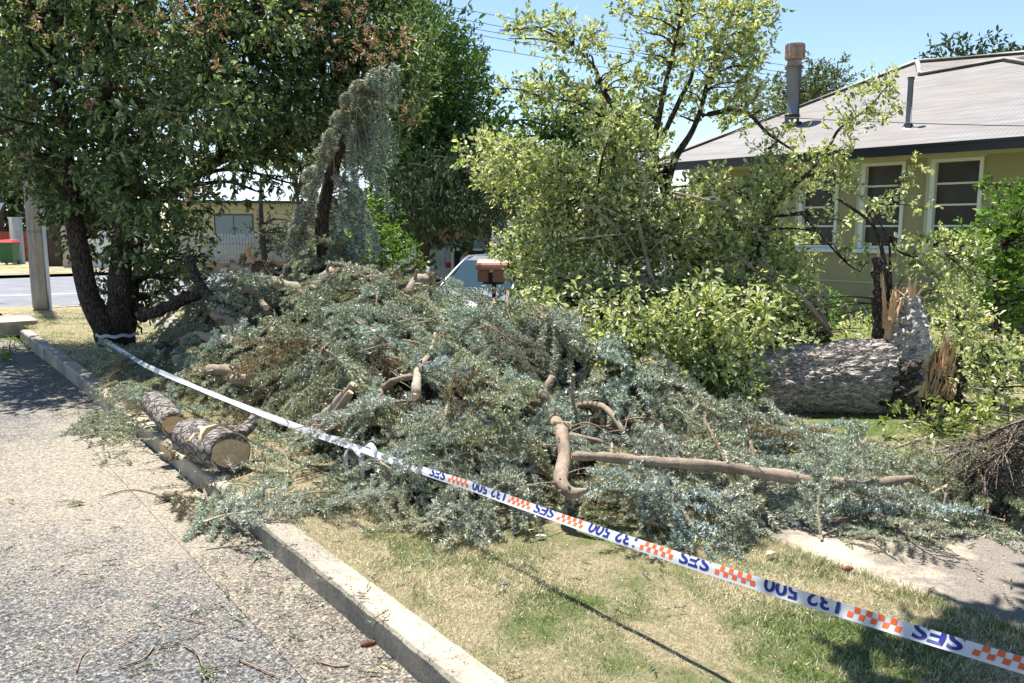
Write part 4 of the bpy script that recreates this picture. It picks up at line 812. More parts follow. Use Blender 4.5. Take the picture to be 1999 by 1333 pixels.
# garden shrubs by the house at the right edge ---------------------
simple_tree('garden_shrub', P(1960, 720, .12), D(1960, 480, 9.0), .05, blobs_in([(1900, 440), (1940, 410), (2000, 395), (2080, 400), (2080, 640), (1990, 650), (1950, 590), (1905, 520)], 9.1, .6, 44, .22), 75, .07, .04, 'bright', 'glossy bright green shrub against the olive wall at the right edge', 'shrub', k=8, twig=.14, r0=.015)
simple_tree('climbing_rose', P(2040, 690, .12), D(2030, 380, 9.3), .02, [(D(x, y, 9.3), .07, .07, .06) for x, y in [(1920, 357), (1935, 360), (1950, 362), (1962, 372), (1975, 380), (1990, 372), (1998, 352), (2005, 395), (1985, 368), (2020, 380)]], 240, .06, .03, 'bright', 'thin leafy spray reaching left along the olive wall at the right edge', 'shrub', k=6, twig=.05, r0=.008)
def strap_plant(base, n, L, lab, flower=None, cat='iris'):
    t = tag(empty('iris', base), lab, cat); mb = MB(); 
    for k in range(n):
        a = random.uniform(0, 6.28); ln = random.uniform(.15, .7); l = L * random.uniform(.6, 1.1); V = []
        d = Vector((math.cos(a), math.sin(a), 0)); s = Vector((-math.sin(a), math.cos(a), 0)) * .014
        for i in range(6):
            q = i / 5; p = d * l * ln * q ** 1.6 + Vector((0, 0, l * (q - ln * .45 * q ** 3))); w = s * (1 - q) ** .5; V += [tuple(p - w), tuple(p + w)]
        mb.add(V, [(2 * i, 2 * i + 1, 2 * i + 3, 2 * i + 2) for i in range(5)], 0, True)
    mb.build('leaf_blades', M['strap'], t)
    if flower:
        top = Vector((.02, 0, L * 1.35)); mb = MB(); tube(mb, [(0, 0, 0), (0, .01, L * .7), top], .008, 5); st = mb.build('stalk', M['strap'], t)
        mb = MB(); m = 26; dd = rv(m); dd[:, 2] = np.abs(dd[:, 2]) * .5 - .1; leaves(mb, np.tile(top, (m, 1)), dd, rv(m), .065, .03); mb.build('flower', leafmat('petal_' + flower[0], [flower[1], tuple(x * .8 for x in flower[1])], .5, .4), st)
    return t
cream = ('cream', (.75, .6, .32)); redp = ('red', (.6, .1, .06))
def gl(px, py, z=.12): return P(px, py, z)
strap_plant(P(1915, 730), 20, .42, 'iris with a cream flower on a tall stalk in front of the dark shrub', cream)
strap_plant(P(1895, 735), 14, .32, 'iris with a red flower left of the cream iris', redp)
strap_plant(D(1705, 640, 8.6) - Vector((0, 0, .1)), 14, .45, 'iris with a small cream flower just left of the broken trunk end', cream)
strap_plant(P(1950, 720), 24, .4, 'clump of broad strap leaves at the right edge')
for i, (pl, Y, n, r, lab, mt) in enumerate([
    ([(1830, 600), (1860, 570), (1900, 560), (1905, 660), (1870, 680), (1840, 660)], 8.0, 22, .14, 'yellow green leaf heap right of the broken trunk end', 'privet'),
    ([(1840, 690), (1900, 640), (1999, 690), (2050, 760), (1960, 790), (1860, 750)], 6.9, 30, .14, 'low pale green ground plants under the irises', 'privet'),
    ([(1740, 815), (1800, 800), (1880, 805), (1960, 800), (1960, 850), (1860, 870), (1770, 850)], 6.1, 30, .10, 'lime leafy cuttings lying before the broken trunk end', 'privet2'),
    ([(1600, 590), (1640, 580), (1650, 640), (1560, 640), (1560, 600)], 9.0, 12, .14, 'small leafy shrub at the foot of the olive wall', 'bright'),
    ([(1480, 650), (1600, 640), (1690, 640), (1690, 660), (1480, 665)], 8.2, 12, .14, 'pale low plants growing along the back of the fallen trunk', 'privet')]):
    bl = blobs_in(pl, Y, .3, n, r, .8); c = sum((b[0] for b in bl), Vector()) / len(bl); base = Vector((c.x, c.y, .12))
    simple_tree('ground_shrub', base, c, .02, bl, 110, .05, .024, mt, lab, 'shrub', k=8, twig=.1, r0=.008)

# yellow green privet, half flattened --------------------------------
Y2 = 8.0
B = P(1318, 690, .12); B = Vector((D(1318, 500, Y2).x, Y2, .12))
T2 = tag(empty('privet_tree', B), 'yellow green small leaved tree, storm battered, standing behind and over the fallen trunk', 'tree')
tr = MB()
m1 = [B - Vector((0, 0, .1)), D(1330, 560, Y2), D(1318, 460, Y2), D(1300, 370, Y2), D(1278, 300, Y2), D(1290, 210, Y2), D(1310, 120, Y2), D(1330, 30, Y2), D(1340, -40, Y2)]
m2 = [D(1300, 370, Y2), D(1318, 310, Y2), D(1352, 255, Y2), D(1372, 200, Y2 - .1), D(1390, 120, Y2), D(1430, 30, Y2)]
m3 = [D(1360, 650, Y2 - .2), D(1450, 560, Y2 - .3), D(1490, 450, Y2 - .4), D(1520, 385, Y2 - .4), D(1560, 352, Y2 - .5), D(1610, 300, Y2 - .5), D(1640, 250, Y2 - .5), D(1690, 215, Y2 - .6), D(1730, 170, Y2 - .6)]
m4 = [D(1278, 300, Y2), D(1230, 250, Y2 + .1), D(1180, 180, Y2 + .1), D(1160, 130, Y2 + .1), D(1120, 90, Y2)]
m5 = [D(1230, 250, Y2 + .1), D(1160, 218, Y2), D(1120, 198, Y2), D(1060, 190, Y2)]
m6 = [D(1300, 330, Y2), D(1200, 380, Y2 - .2), D(1100, 350, Y2 - .2), D(1000, 300, Y2 - .2)]
m7 = [D(1372, 225, Y2), D(1450, 215, Y2 + .1), D(1500, 260, Y2 - .1), D(1560, 300, Y2 - .3)]
for st, rr in [(m1, [.085, .075, .065, .055, .04, .03, .02, .014, .006]), (m2, [.04, .035, .028, .022, .014, .007]), (m3, [.045, .042, .036, .03, .024, .016, .012, .008, .004]), (m4, [.04, .03, .025, .018, .008]), (m5, [.02, .016, .012, .006]), (m6, [.05, .04, .03, .01]), (m7, [.025, .02, .015, .008])]:
    tube(tr, st, rr, 8, rough=.12)
tube(tr, [m1[4], D(1330, 190, Y2), D(1350, 150, Y2), D(1360, 90, Y2)], [.03, .025, .02, .01], 6); tube(tr, [m1[0], D(1250, 620, Y2 - .1), D(1200, 560, Y2)], [.07, .05, .03], 7)
o = tr.build('trunk', M['bark_dark'], T2); fixparent(o, T2)
nd2 = [Vector(p) for st in (m1[2:], m2, m3, m4, m5, m6, m7) for p in smooth_path(st, 3)]
def dots(lst, Y, dy=.25, q_=.95): return [(D(x, y, Y + random.uniform(-dy, dy)), r * q_ / F * Y, r * q_ / F * Y, r * q_ / F * Y * .8) for x, y, r in lst]
sp = dots([(1010, 60, 20), (1000, 75, 12), (1050, 52, 26), (1090, 62, 30), (1070, 92, 26), (1130, 92, 30), (1120, 55, 18), (1148, 110, 22), (1172, 58, 18), (1165, 85, 18), (1090, 25, 8), (985, 58, 10),
    (992, 172, 16), (1020, 180, 24), (1052, 195, 26), (1075, 165, 24), (1100, 200, 30), (1060, 145, 16), (1130, 165, 20), (1130, 205, 24), (1098, 130, 16), (1165, 180, 16), (1190, 140, 12),
    (1215, 8, 22), (1240, 30, 28), (1262, 62, 22), (1300, 20, 34), (1330, 55, 34), (1370, 20, 38), (1410, 60, 36), (1440, 25, 36), (1480, 20, 30), (1510, 10, 18), (1470, 70, 34), (1490, 105, 22), (1440, 110, 36), (1400, 130, 34), (1360, 130, 28),
    (1260, 105, 20), (1285, 120, 22), (1232, 150, 26), (1215, 170, 26), (1245, 190, 28), (1270, 170, 20), (1330, 110, 26), (1335, 175, 22), (1360, 195, 26), (1420, 170, 34), (1460, 160, 28), (1450, 205, 30), (1480, 195, 26), (1415, 215, 26), (1500, 215, 22), (1200, 220, 26), (1330, 225, 16), (1440, 240, 28), (1310, 70, 26), (1350, 85, 26), (1390, 90, 30), (1420, 95, 26), (1470, 130, 24), (1380, 175, 20), (1230, 120, 16), (1250, 215, 24), (1455, 60, 24), (1400, -20, 40), (1340, -20, 36), (1280, -20, 30), (1465, -20, 34)], Y2, .45, 1.12)
ms = blobs_in([(915, 285), (990, 285), (1080, 320), (1150, 280), (1185, 200), (1250, 190), (1262, 300), (1255, 420), (1200, 470), (1100, 460), (1040, 420), (960, 350)], Y2 - .2, .6, 52, .21)
ms += blobs_in([(1040, 440), (1270, 390), (1330, 370), (1420, 345), (1490, 370), (1470, 420), (1500, 450), (1560, 480), (1575, 540), (1480, 620), (1200, 640), (1060, 600), (990, 500)], Y2 - .1, .7, 90, .21)
ms += blobs_in([(1480, 330), (1550, 370), (1560, 430), (1540, 470), (1470, 430)], Y2 - .3, .35, 9, .16) + dots([(1610, 420, 20), (1640, 430, 16), (1590, 450, 16)], Y2 - .4)
lo = blobs_in([(1180, 640), (1330, 610), (1470, 590), (1482, 700), (1455, 740), (1440, 825), (1310, 835), (1225, 800), (1170, 700)], 5.95, .3, 66, .13)
lo = [(c, a * q_, b * q_, d * q_) for (c, a, b, d) in lo for q_ in (random.uniform(.55, 1.3),)] + dots([(random.uniform(1160, 1490), random.choice([random.uniform(570, 660), random.uniform(740, 845)]), random.uniform(5, 13)) for _ in range(46)], 5.95, .35)
lo += blobs_in([(1040, 560), (1180, 600), (1260, 640), (1230, 720), (1150, 650), (1050, 620)], 7.0, .3, 20, .14) + blobs_in([(1380, 560), (1500, 560), (1540, 600), (1480, 640), (1400, 640)], 7.1, .25, 16, .14)
rt = dots([(1500, 290, 22), (1530, 260, 20), (1548, 320, 24), (1570, 285, 18), (1600, 320, 22), (1592, 352, 20), (1625, 300, 22), (1640, 255, 20), (1632, 210, 16), (1668, 232, 20), (1650, 180, 12), (1690, 200, 22), (1715, 175, 22), (1740, 165, 20), (1735, 195, 20), (1705, 240, 18), (1665, 280, 18), (1690, 160, 12), (1710, 245, 10), (1510, 330, 22), (1555, 365, 20), (1660, 340, 20), (1640, 370, 22), (1700, 395, 16), (1730, 400, 18), (1765, 390, 14), (1740, 420, 14), (1690, 430, 14), (1770, 330, 14), (1790, 320, 12), (1755, 362, 8), (1808, 408, 10)], Y2 - .55, .15)
rl = dots([(1650, 490, 18), (1625, 470, 12), (1670, 505, 18), (1695, 510, 12), (1770, 495, 22), (1800, 480, 24), (1830, 470, 24), (1800, 515, 24), (1850, 490, 26), (1880, 480, 22), (1905, 475, 18), (1900, 510, 22), (1860, 520, 22), (1750, 520, 10), (1840, 560, 26), (1870, 575, 26), (1900, 555, 20), (1820, 585, 20), (1760, 545, 8), (1925, 560, 14), (1580, 605, 14), (1620, 600, 16), (1640, 615, 14), (1605, 580, 8), (1785, 560, 10)], 7.3, .15)
for nm, bl, dens, mt in [('crown', sp + ms, 215, 'privet'), ('low_foliage', lo, 330, 'privet2'), ('side_foliage', rt + rl, 300, 'privet')]:
    mb = MB(); foliage(mb, bl, dens * (1.25 if nm != 'low_foliage' else 1), .12 if nm != 'low_foliage' else .2, 8, .049, .026, (0, 1, 1) if nm == 'low_foliage' else (0,), .35, .25 if nm == 'low_foliage' else 0, .3, flat=.9); o = mb.build(nm, [M[mt], M['privet']], T2); fixparent(o, T2)
tb = MB(); limbs(tb, nd2, sp + ms, .012, .12, 4, 3); limbs(tb, nd2 + [c_ for c_, _, _, _ in rt[::3]], rt, .006, .12, 4, 2); limbs(tb, [D(1330, 560, Y2), D(1280, 620, 7.2), D(1400, 640, 7.0)], lo, .016, .1, 4, 2)
r1 = [D(1740, 590, 7.1), D(1725, 500, 7.2), D(1705, 440, 7.3), D(1655, 400, 7.4), D(1610, 372, 7.5)]
r2 = [D(1742, 590, 7.1), D(1738, 520, 7.2), D(1735, 470, 7.3), D(1710, 420, 7.3)]
r3 = [D(1738, 460, 7.3), D(1750, 485, 7.3), D(1780, 500, 7.3), D(1850, 500, 7.3), D(1900, 480, 7.4)]
r4 = [D(1565, 415, 7.5), D(1600, 455, 7.4), D(1650, 510, 7.3), D(1680, 530, 7.2)]
for st, rr in [(r1, [.02, .018, .015, .012, .006]), (r2, [.016, .012, .01, .006]), (r3, [.014, .011, .008, .004]), (r4, [.012, .01, .008, .004])]: tube(tb, st, rr, 6)
limbs(tb, [Vector(p) for st in (r1, r2, r3, r4) for p in st] + [D(1750, 600, 7.1)], rl, .007, .1, 4, 2)
o = tb.build('branches', M['bark_dark'], T2); fixparent(o, T2)
for st, r in [([(1310, 375), (1385, 392), (1430, 408), (1470, 440), (1485, 470)], .018), ([(1245, 430), (1262, 500), (1275, 545), (1310, 590), (1330, 660)], .022), ([(1200, 640), (1230, 560), (1275, 545)], .015), ([(1170, 540), (1240, 548), (1275, 550), (1340, 562)], .012), ([(1100, 470), (1180, 460), (1240, 455)], .01), ([(1300, 450), (1350, 462), (1395, 478)], .016), ([(1510, 545), (1560, 575), (1600, 620), (1625, 655)], .03), ([(1560, 570), (1590, 590), (1620, 640)], .022), ([(1430, 740), (1460, 770), (1480, 795)], .012), ([(1405, 600), (1450, 640), (1470, 660)], .01), ([(1290, 470), (1300, 520), (1290, 600), (1295, 680)], .01), ([(1180, 600), (1250, 590), (1330, 600), (1380, 580)], .01), ([(1440, 500), (1480, 530), (1520, 550)], .014), ([(1060, 540), (1120, 540), (1180, 560)], .01), ([(1240, 300), (1262, 360), (1245, 430)], .012), ([(1150, 400), (1200, 440), (1240, 500)], .01)]:
    pb = MB(); yy = 7.1 if st[0][1] < 700 else 6.2; tube(pb, [D(x, y, yy + random.uniform(-.15, .15)) for x, y in st], [r, r * .8, r * .5], 6, rough=.1)
    a = [D(x, y, yy) for x, y in st]
    for _ in range(5):
        q = random.choice(a); dv = Vector((random.uniform(-1, 1), random.uniform(-.4, .2), random.uniform(-.6, .8))) * random.uniform(.12, .3); tube(pb, [q, q + dv * .6 + Vector((0, 0, .02)), q + dv], [r * .35, r * .2, r * .1], 4, n=3)
    o = pb.build('bare_branch', M['bark_pale'], T2); fixparent(o, T2)

# ------------------------------------------------------------------ the heap of spruce
near = [P(x, y) for x, y in [(180, 850), (250, 880), (330, 920), (400, 985), (440, 1010), (520, 1030), (600, 1020), (700, 1035), (860, 1050), (980, 1035), (1060, 1010), (1120, 1015), (1250, 1050), (1400, 1050), (1560, 1025), (1620, 1065), (1740, 1080), (1830, 1055), (1999, 1000)]]
foot = [(p.x, p.y) for p in near] + [(4.4, 4.5), (4.3, 4.75), (3.2, 4.8), (2.1, 4.95), (1.4, 5.6), (1.2, 7.2), (.4, 8.9), (-1.5, 10.0), (-3.4, 10.9), (-4.5, 10.5), (-4.6, 9.4), (-4.1, 8.2), (-3.7, 7.1)]
fa = np.array(foot); fb = np.roll(fa, -1, 0)
def edged(x, y):
    p = np.array([x, y]); ab_ = fb - fa; t = np.clip(((p - fa) * ab_).sum(1) / (ab_ ** 2).sum(1), 0, 1); d = np.linalg.norm(fa + ab_ * t[:, None] - p, axis=1).min()
    return d if inpoly(x, y, foot) else -d
def Hs(x, y, lump=True):
    d = edged(x, y)
    if d < -.2: return 0.
    b = .8 * x + .6 * y
    h_ = .14 + .98 * math.exp(-((x + 2.35) / 1.55) ** 2 - ((y - 8.5) / 1.8) ** 2) + .20 * math.exp(-((x + .4) / 1.3) ** 2 - ((y - 7.9) / 1.2) ** 2) + .36 * math.exp(-((x + .2) / 1.5) ** 2 - ((y - 6.3) / 1.2) ** 2) + .25 * math.exp(-((x - .9) / .9) ** 2 - ((y - 7.2) / .8) ** 2) + .5 * math.exp(-((x + 3.3) / .8) ** 2 - ((y - 9.3) / .9) ** 2)
    a_ = -.6 * x + .8 * y; kk_ = max(0., min(1., (4.6 - a_) / .8)); h_ = min(h_ * (1 if x < 1.2 else .62), .05 + .13 * kk_ + (.75 + .2 * kk_) * max(0, b - 2.1 + .1 * kk_)) if b > 2.0 else .05
    h_ *= min(1, max(0, d + .1) / .5) ** .6
    if lump: h_ += (.30 * noise.noise(Vector((x * 2.1, y * 2.1, 1))) + .34 * noise.noise(Vector((x * 3.6, y * 3.6, 7)))) * min(1, h_ * 3)
    return max(h_, 0.)
def gbase(x, y): b = .8 * x + .6 * y; return 0. if b < 1.4 else .12
def hit(px, py, up=.0):
    x, y, w = ray(px, py); t = 2.5
    while t < 14:
        if CH + w * t <= gbase(x * t, y * t) + Hs(x * t, y * t): break
        t += .02
    return Vector((x * t, y * t, CH + w * t + up))
def resting(px, py, off):                     # a limb lying on the heap surface, clear of the needles
    p = hit(px, py); c = Vector((0, 0, CH)); return c + (p - c) * (1 - off / (p - c).length)
def bough_mesh(name, seed, blue, mt=None):
    global rng
    keep = rng; rng = np.random.default_rng(seed); rd = random.Random(seed); mb = MB(); L = 1.0
    curve = rd.uniform(-.18, .18); droop = rd.uniform(.02, .22)
    main = lambda t: np.array([t * L, curve * t * t + .03 * math.sin(t * 7 + seed), .05 * math.sin(t * 3) - droop * t * t])
    tube(mb, [tuple(main(t)) for t in np.linspace(0, 1, 7)], [.013, .010, .007, .003], 5, 1, caps=True, n=2)
    A = []; B = []
    def add(p, q): A.append(p); B.append(q)
    n = 13
    for i in range(n):
        t = .1 + .9 * i / n; p = main(t); s = 1 if i % 2 else -1
        ln = (.36 * math.sin(math.pi * min(1, .25 + t * .78)) + .10) * rd.uniform(.7, 1.25); an = rd.uniform(.55, 1.05)
        d = np.array([math.cos(an), s * math.sin(an), rd.uniform(-.1, .55)]); d /= np.linalg.norm(d); sag = ln * rd.uniform(.15, .5)
        cv = lambda q: p + d * ln * q + np.array([.03 * q, 0, -sag * q * q])
        for q in np.linspace(0, .8, 5): add(cv(q), cv(q + .2))
        for j in range(int(ln / .034)):
            q = .12 + .85 * (j + .5) * .034 / ln; c = cv(q); s2 = 1 if j % 2 else -1
            d2 = d * 1.0 + np.array([-d[1], d[0], 0]) * s2 * rd.uniform(.5, .9) + np.array([0, 0, rd.uniform(-.35, .35)]); d2 /= np.linalg.norm(d2)
            add(c, c + d2 * rd.uniform(.05, .095) * (1.15 - .5 * q))
    for t in np.linspace(.12, 1, 12): add(main(t - .08), main(t))
    add(main(.97), main(1.06))
    shoots(mb, np.array(A), np.array(B), 620, .029, .0058, 0, 1, .0026, .5)
    keep2 = mb.build(name, [M[mt or ('needle_blue' if blue else 'needle_green')], M['stem_pale' if seed % 2 else 'stem']]); rng = keep
    return keep2
protos = {False: [], True: []}
for i in range(9): protos[i >= 5].append(bough_mesh('spruce_bough', 100 + i, i >= 5))
protos['brown'] = [bough_mesh('spruce_bough', 130, False, 'needle_brown')]
keepout = [(D(px_, py_, Y_).x, Y_, q_) for px_, py_, Y_, q_ in [(452, 884, 4.98, .34), (470, 930, 4.75, .25), (412, 868, 5.2, .28), (372, 852, 5.45, .24), (341, 828, 5.75, .34), (320, 800, 6.0, .28), (355, 900, 5.4, .2), (665, 826, 5.4, .15)]]
spots = []; tries = 0
while len(spots) < 299 and tries < 60000:
    tries += 1; x = random.uniform(-4.6, 4.4); y = random.uniform(3.6, 10.6)
    if edged(x, y) < .02: continue
    if x > 1.2 and random.random() < .15: continue
    # nearer spots are packed closer
    md = .17 + .022 * (y - 4)
    if y > 9. and x > -3 and random.random() < .8: continue
    if any((x - a) ** 2 + (y - b) ** 2 < md * md for a, b in spots) and tries < 30000: continue
    if any((x - a) ** 2 + (y - b) ** 2 < q * q for a, b, q in keepout): continue
    a_ = -.6 * x + .8 * y; b_ = .8 * x + .6 * y
    if 3.9 < a_ < 9 and abs(b_ - 2.15 + .33 * max(0, min(1, (a_ - 3.2) / 5))) < .17: continue
    spots.append((x, y))
gl_g = 'cut spruce boughs heaped on the verge and footpath'
for i, (x, y) in enumerate(spots):
    z = gbase(x, y) + Hs(x, y); e_ = .12
    gx = (Hs(x + e_, y) - Hs(x - e_, y)) / (2 * e_); gy = (Hs(x, y + e_) - Hs(x, y - e_)) / (2 * e_)
    nv = Vector((-gx, -gy, 1)).normalized(); nv = (nv + Vector((random.gauss(0, .42), random.gauss(.12, .42), 0))).normalized()
    dn = Vector((random.gauss(.15, .75), random.gauss(-.75, .6), 0)) + Vector((-gx, -gy, 0)) * 1.8
    if edged(x, y) < .35: dn += Vector((random.gauss(0, 1.), random.gauss(0, .7), 0))
    xa = (dn - nv * dn.dot(nv)).normalized(); ya = nv.cross(xa); s = random.uniform(.42, 1.05) * (1 if y > 5 else .85) * (.72 if .8 * x + .6 * y < 2.2 else 1)
    blue = random.random() < (.5 if (y < 5.4 and x > -.9) else .22 if x > .3 else .05)
    tip_ = Vector((x, y, 0)) + xa * s * .45; tail_ = Vector((x, y, 0)) - xa * s * .45
    if any((q.x - a) ** 2 + (q.y - b) ** 2 < (r_ * .8) ** 2 for a, b, r_ in keepout for q in (tip_, tail_)): continue
    if random.random() < .07 and y > 4.6: blue = 'brown'
    pr_ = random.choice(protos[blue]); o = pr_ if not pr_.get('used') else pr_.copy()
    if not pr_.get('used'): pr_['used'] = 1
    else: COL.objects.link(o)
    Mx = Matrix(((xa.x, ya.x, nv.x), (xa.y, ya.y, nv.y), (xa.z, ya.z, nv.z))).to_4x4()
    st = Vector((x, y, z + random.uniform(-.02, .15) * (1 if .8 * x + .6 * y > 2.3 else .3))) - xa * s * .5
    gb = gbase(st.x, st.y) + .02
    if st.z < gb: st.z = gb
    o.matrix_world = Matrix.Translation(st) @ Mx @ Matrix.Diagonal((s, s * random.uniform(.85, 1.15) * random.choice((-1, 1)), s, 1))
    tag(o, 'browned dry spruce bough lying among the green ones in the heap' if blue == 'brown' else 'cut blue spruce bough, silvery blue needles, in the heap on the verge' if blue else 'cut spruce bough, dusty olive green needles, in the heap on the verge', 'bough', gl_g)
for pl in protos.values():
    for o in pl:
        if 'used' in o: del o['used']
for o in COL.objects:
    if 'used' in o: del o['used']
# the mass below: brush mound painted dark for the shade in gaps, loose shoots
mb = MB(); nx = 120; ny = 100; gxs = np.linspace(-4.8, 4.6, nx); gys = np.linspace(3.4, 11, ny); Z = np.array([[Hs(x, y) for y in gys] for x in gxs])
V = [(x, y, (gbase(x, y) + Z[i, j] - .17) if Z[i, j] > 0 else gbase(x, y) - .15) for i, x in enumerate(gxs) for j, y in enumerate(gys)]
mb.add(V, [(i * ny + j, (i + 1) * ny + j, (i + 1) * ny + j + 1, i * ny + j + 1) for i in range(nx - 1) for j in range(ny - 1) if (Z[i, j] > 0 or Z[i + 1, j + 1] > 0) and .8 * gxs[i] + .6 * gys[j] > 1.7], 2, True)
n = 4200; P0 = []
while len(P0) < n:
    x = random.uniform(-4.6, 4.4); y = random.uniform(3.6, 10.6); d = edged(x, y)
    if d < -.05: continue
    P0.append((x, y, gbase(x, y) + max(.015, Hs(x, y) - random.uniform(-.05, .10))))
P0 = np.array(P0)[:1700]; n = len(P0); dv = rng.normal(size=(n, 3)); dv[:, 2] *= .35; dv[:, 1] -= .3; dv = nrm(dv) * (.08 + .12 * rng.random((n, 1))); k = rng.random(n) < .3
k |= (P0[:, 1] < 5.2) & (rng.random(n) < .3)
shoots(mb, P0[~k], (P0 + dv)[~k], 330, .030, .0055, 0, 3, .0028); shoots(mb, P0[k], (P0 + dv)[k], 330, .030, .0055, 1, 3, .0028)
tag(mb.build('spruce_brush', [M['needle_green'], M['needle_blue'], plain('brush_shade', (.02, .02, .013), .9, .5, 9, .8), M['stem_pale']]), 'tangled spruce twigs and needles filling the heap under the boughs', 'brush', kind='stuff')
# bare twigs criss-crossing the heap
def limb(name, px, r, lab, cat='branch', mat='bark_brown', up=.06, pts3=None, cut=True, sides=9, side=0, group=None, twigs=0, lift=None):
    pts = pts3 or [resting(x, y, (up if lift is None else lift[i]) * 1.3 + .12) for i, (x, y) in enumerate(px)]
    base = pts[0].copy(); t = tag(empty(name, base), lab, cat, group) if cut else None
    mb = MB(); path = tube(mb, [p - base for p in pts], r, sides + 3, rough=.42, freq=13, n=10, caps=not cut)
    rm_ = r[0] if hasattr(r, '__len__') else r
    for _ in range(4 if rm_ > .02 else 2):
        q_ = path[random.randrange(2, len(path) - 1)]; dk_ = Vector((random.gauss(0, 1), random.gauss(-.3, .6), random.gauss(.5, .6))).normalized() * rm_ * random.uniform(1.4, 3.2); tube(mb, [q_, q_ + dk_], [rm_ * .42, rm_ * .22], 6, n=2, rough=.3)
    if twigs:
        for _ in range(twigs):
            i = random.randrange(len(path) // 4, len(path)); q = path[i]; dv = Vector((random.gauss(0, 1), random.gauss(0, .6), random.gauss(.1, .5))).normalized() * random.uniform(.08, .25)
            rr_ = min(.006, (r[-1] if hasattr(r, '__len__') else r) * .5); tube(mb, [q, q + dv * .5 + Vector((0, 0, .01)), q + dv], [rr_, rr_ * .7, rr_ * .3], 4, n=3)
    if not cut: return tag(mb.build(name, M[mat], loc=None), lab, cat, group), base
    mb.build('bark', M[mat], t)
    r0 = (r[0] if hasattr(r, '__len__') else r); r1_ = (r[-1] if hasattr(r, '__len__') else r)
    ends = [(pts[0], (pts[0] - pts[1]).normalized(), r0)] + ([(pts[-1], (pts[-1] - pts[-2]).normalized(), r1_)] if r1_ > .012 else [])
    for p, d, rr_ in ends:
        mb = MB(); p = p - base; tube(mb, [p - d * .004, p + d * .004], rr_ * .97, 14, straight=True); mb.build('cut_face', M['cut'], t)
    return t
limb('hooked_branch', [(1080, 733), (1062, 770), (1078, 805), (1098, 850), (1100, 900), (1098, 945), (1118, 962), (1148, 955)], [.028, .034, .038, .041, .039, .036, .026, .009], 'thick broken branch with a hooked lower end standing on the heap front', mat='bark_brown', lift=[.34, .38, .38, .32, .26, .28, .28, .26], twigs=5)
limb('curved_branch', [(958, 745), (1010, 768), (1055, 788)], [.010, .016, .02], 'short pale side limb reaching left of the hooked branch', mat='bark_pale', up=.22, twigs=3)
limb('curved_branch', [(1095, 805), (1140, 790), (1180, 795), (1210, 830), (1222, 855)], [.022, .022, .02, .016, .01], 'arched brown limb bending down right of the hooked branch', up=.22, twigs=3)
limb('curved_branch', [(1110, 848), (1160, 858), (1210, 880), (1235, 895)], [.016, .014, .01, .006], 'thin brown limb under the arched limb', up=.18, twigs=3)
lp = [D(1118, 888, 4.75), D(1200, 893, 4.75), D(1290, 903, 4.7), D(1400, 910, 4.68), D(1500, 925, 4.62), D(1600, 940, 4.6), D(1680, 950, 4.6), D(1740, 940, 4.65), D(1785, 932, 4.7)]
limb('long_branch', None, [.022, .027, .028, .031, .035, .036, .034, .026, .016], 'long smooth brown branch lying level across the front of the heap', pts3=[D(x, y, 4.12) for x, y in [(1118, 888), (1200, 893), (1290, 903), (1400, 910), (1500, 925), (1600, 940), (1680, 950), (1740, 940), (1785, 932)]], twigs=3)
limb('forked_twig', None, [.012, .013, .014, .012, .007], 'bent orange brown twig standing below the long branch', pts3=[D(1455, 1020, 4.35), D(1475, 995, 4.35), D(1510, 975, 4.35), D(1535, 965, 4.35), D(1546, 948, 4.4)], cat='twig')
limb('thin_branch', None, [.012, .012, .010, .008, .005], 'thin branch slanting down from the long branch to the footpath', pts3=[D(1415, 925, 4.5), D(1450, 975, 4.3), D(1500, 1015, 4.15), D(1560, 1050, 3.95), D(1640, 1068, 3.85)], twigs=8)
limb('thin_branch', None, [.01, .012, .012, .006], 'bleached thin branch above the long branch in front of the fallen trunk', pts3=[D(1668, 855, 5.4), D(1610, 870, 5.3), D(1575, 880, 5.2), D(1548, 900, 5.1)], mat='bark_pale', twigs=4)
limb('branch', None, [.03, .034, .03, .016], 'bleached grey branch lying on the grass before the fallen trunk', pts3=[D(1420, 858, 5.9), D(1480, 856, 5.9), D(1540, 852, 5.9), D(1580, 856, 5.9)], mat='bark_pale')
limb('branch', None, [.012, .025, .03, .028, .012], 'long bleached stick on the grass left of the bleached thin branch', pts3=[D(1380, 872, 5.6), D(1430, 868, 5.6), D(1500, 872, 5.55), D(1560, 868, 5.5), D(1600, 872, 5.5)], mat='bark_pale')
limb('branch', None, [.022, .02, .015], 'brown stick leaning under the fallen trunk', pts3=[D(1530, 812, 6.2), D(1500, 830, 6.1), D(1470, 840, 6.0)])
limb('vertical_twig', None, [.010, .009, .005], 'thin upright twig left of the fallen trunk shadow', pts3=[D(1420, 900, 5.2), D(1425, 870, 5.3), D(1445, 842, 5.4)], cat='twig', twigs=3)
for px, r, lab, mt in [
    ([(352, 668), (380, 655), (420, 660), (466, 668)], [.05, .05, .052, .045], 'sawn limb with a slanting orange cut at its left end', 'bark_pale'),
    ([(345, 737), (375, 728), (420, 722), (480, 725)], [.05, .05, .048, .04], 'sawn limb lying above the tape left of the heap', 'bark_brown'),
    ([(318, 672), (345, 700)], [.05, .05], 'short dark limb stub near the left tree base', 'bark_dark'),
    ([(455, 735), (490, 742)], [.055, .055], 'short round of limb with a pale cut among green boughs', 'bark_brown')]:
    limb('sawn_limb', px, r, lab, mat=mt, up=.17)
limb('sawn_limb', None, [.065, .07, .065, .05], 'dark plank like limb slanting up to the right past the left tree', pts3=[D(272, 618, 9.0), D(310, 605, 9.0), D(350, 588, 9.0), D(395, 570, 9.0)], mat='bark_dark')
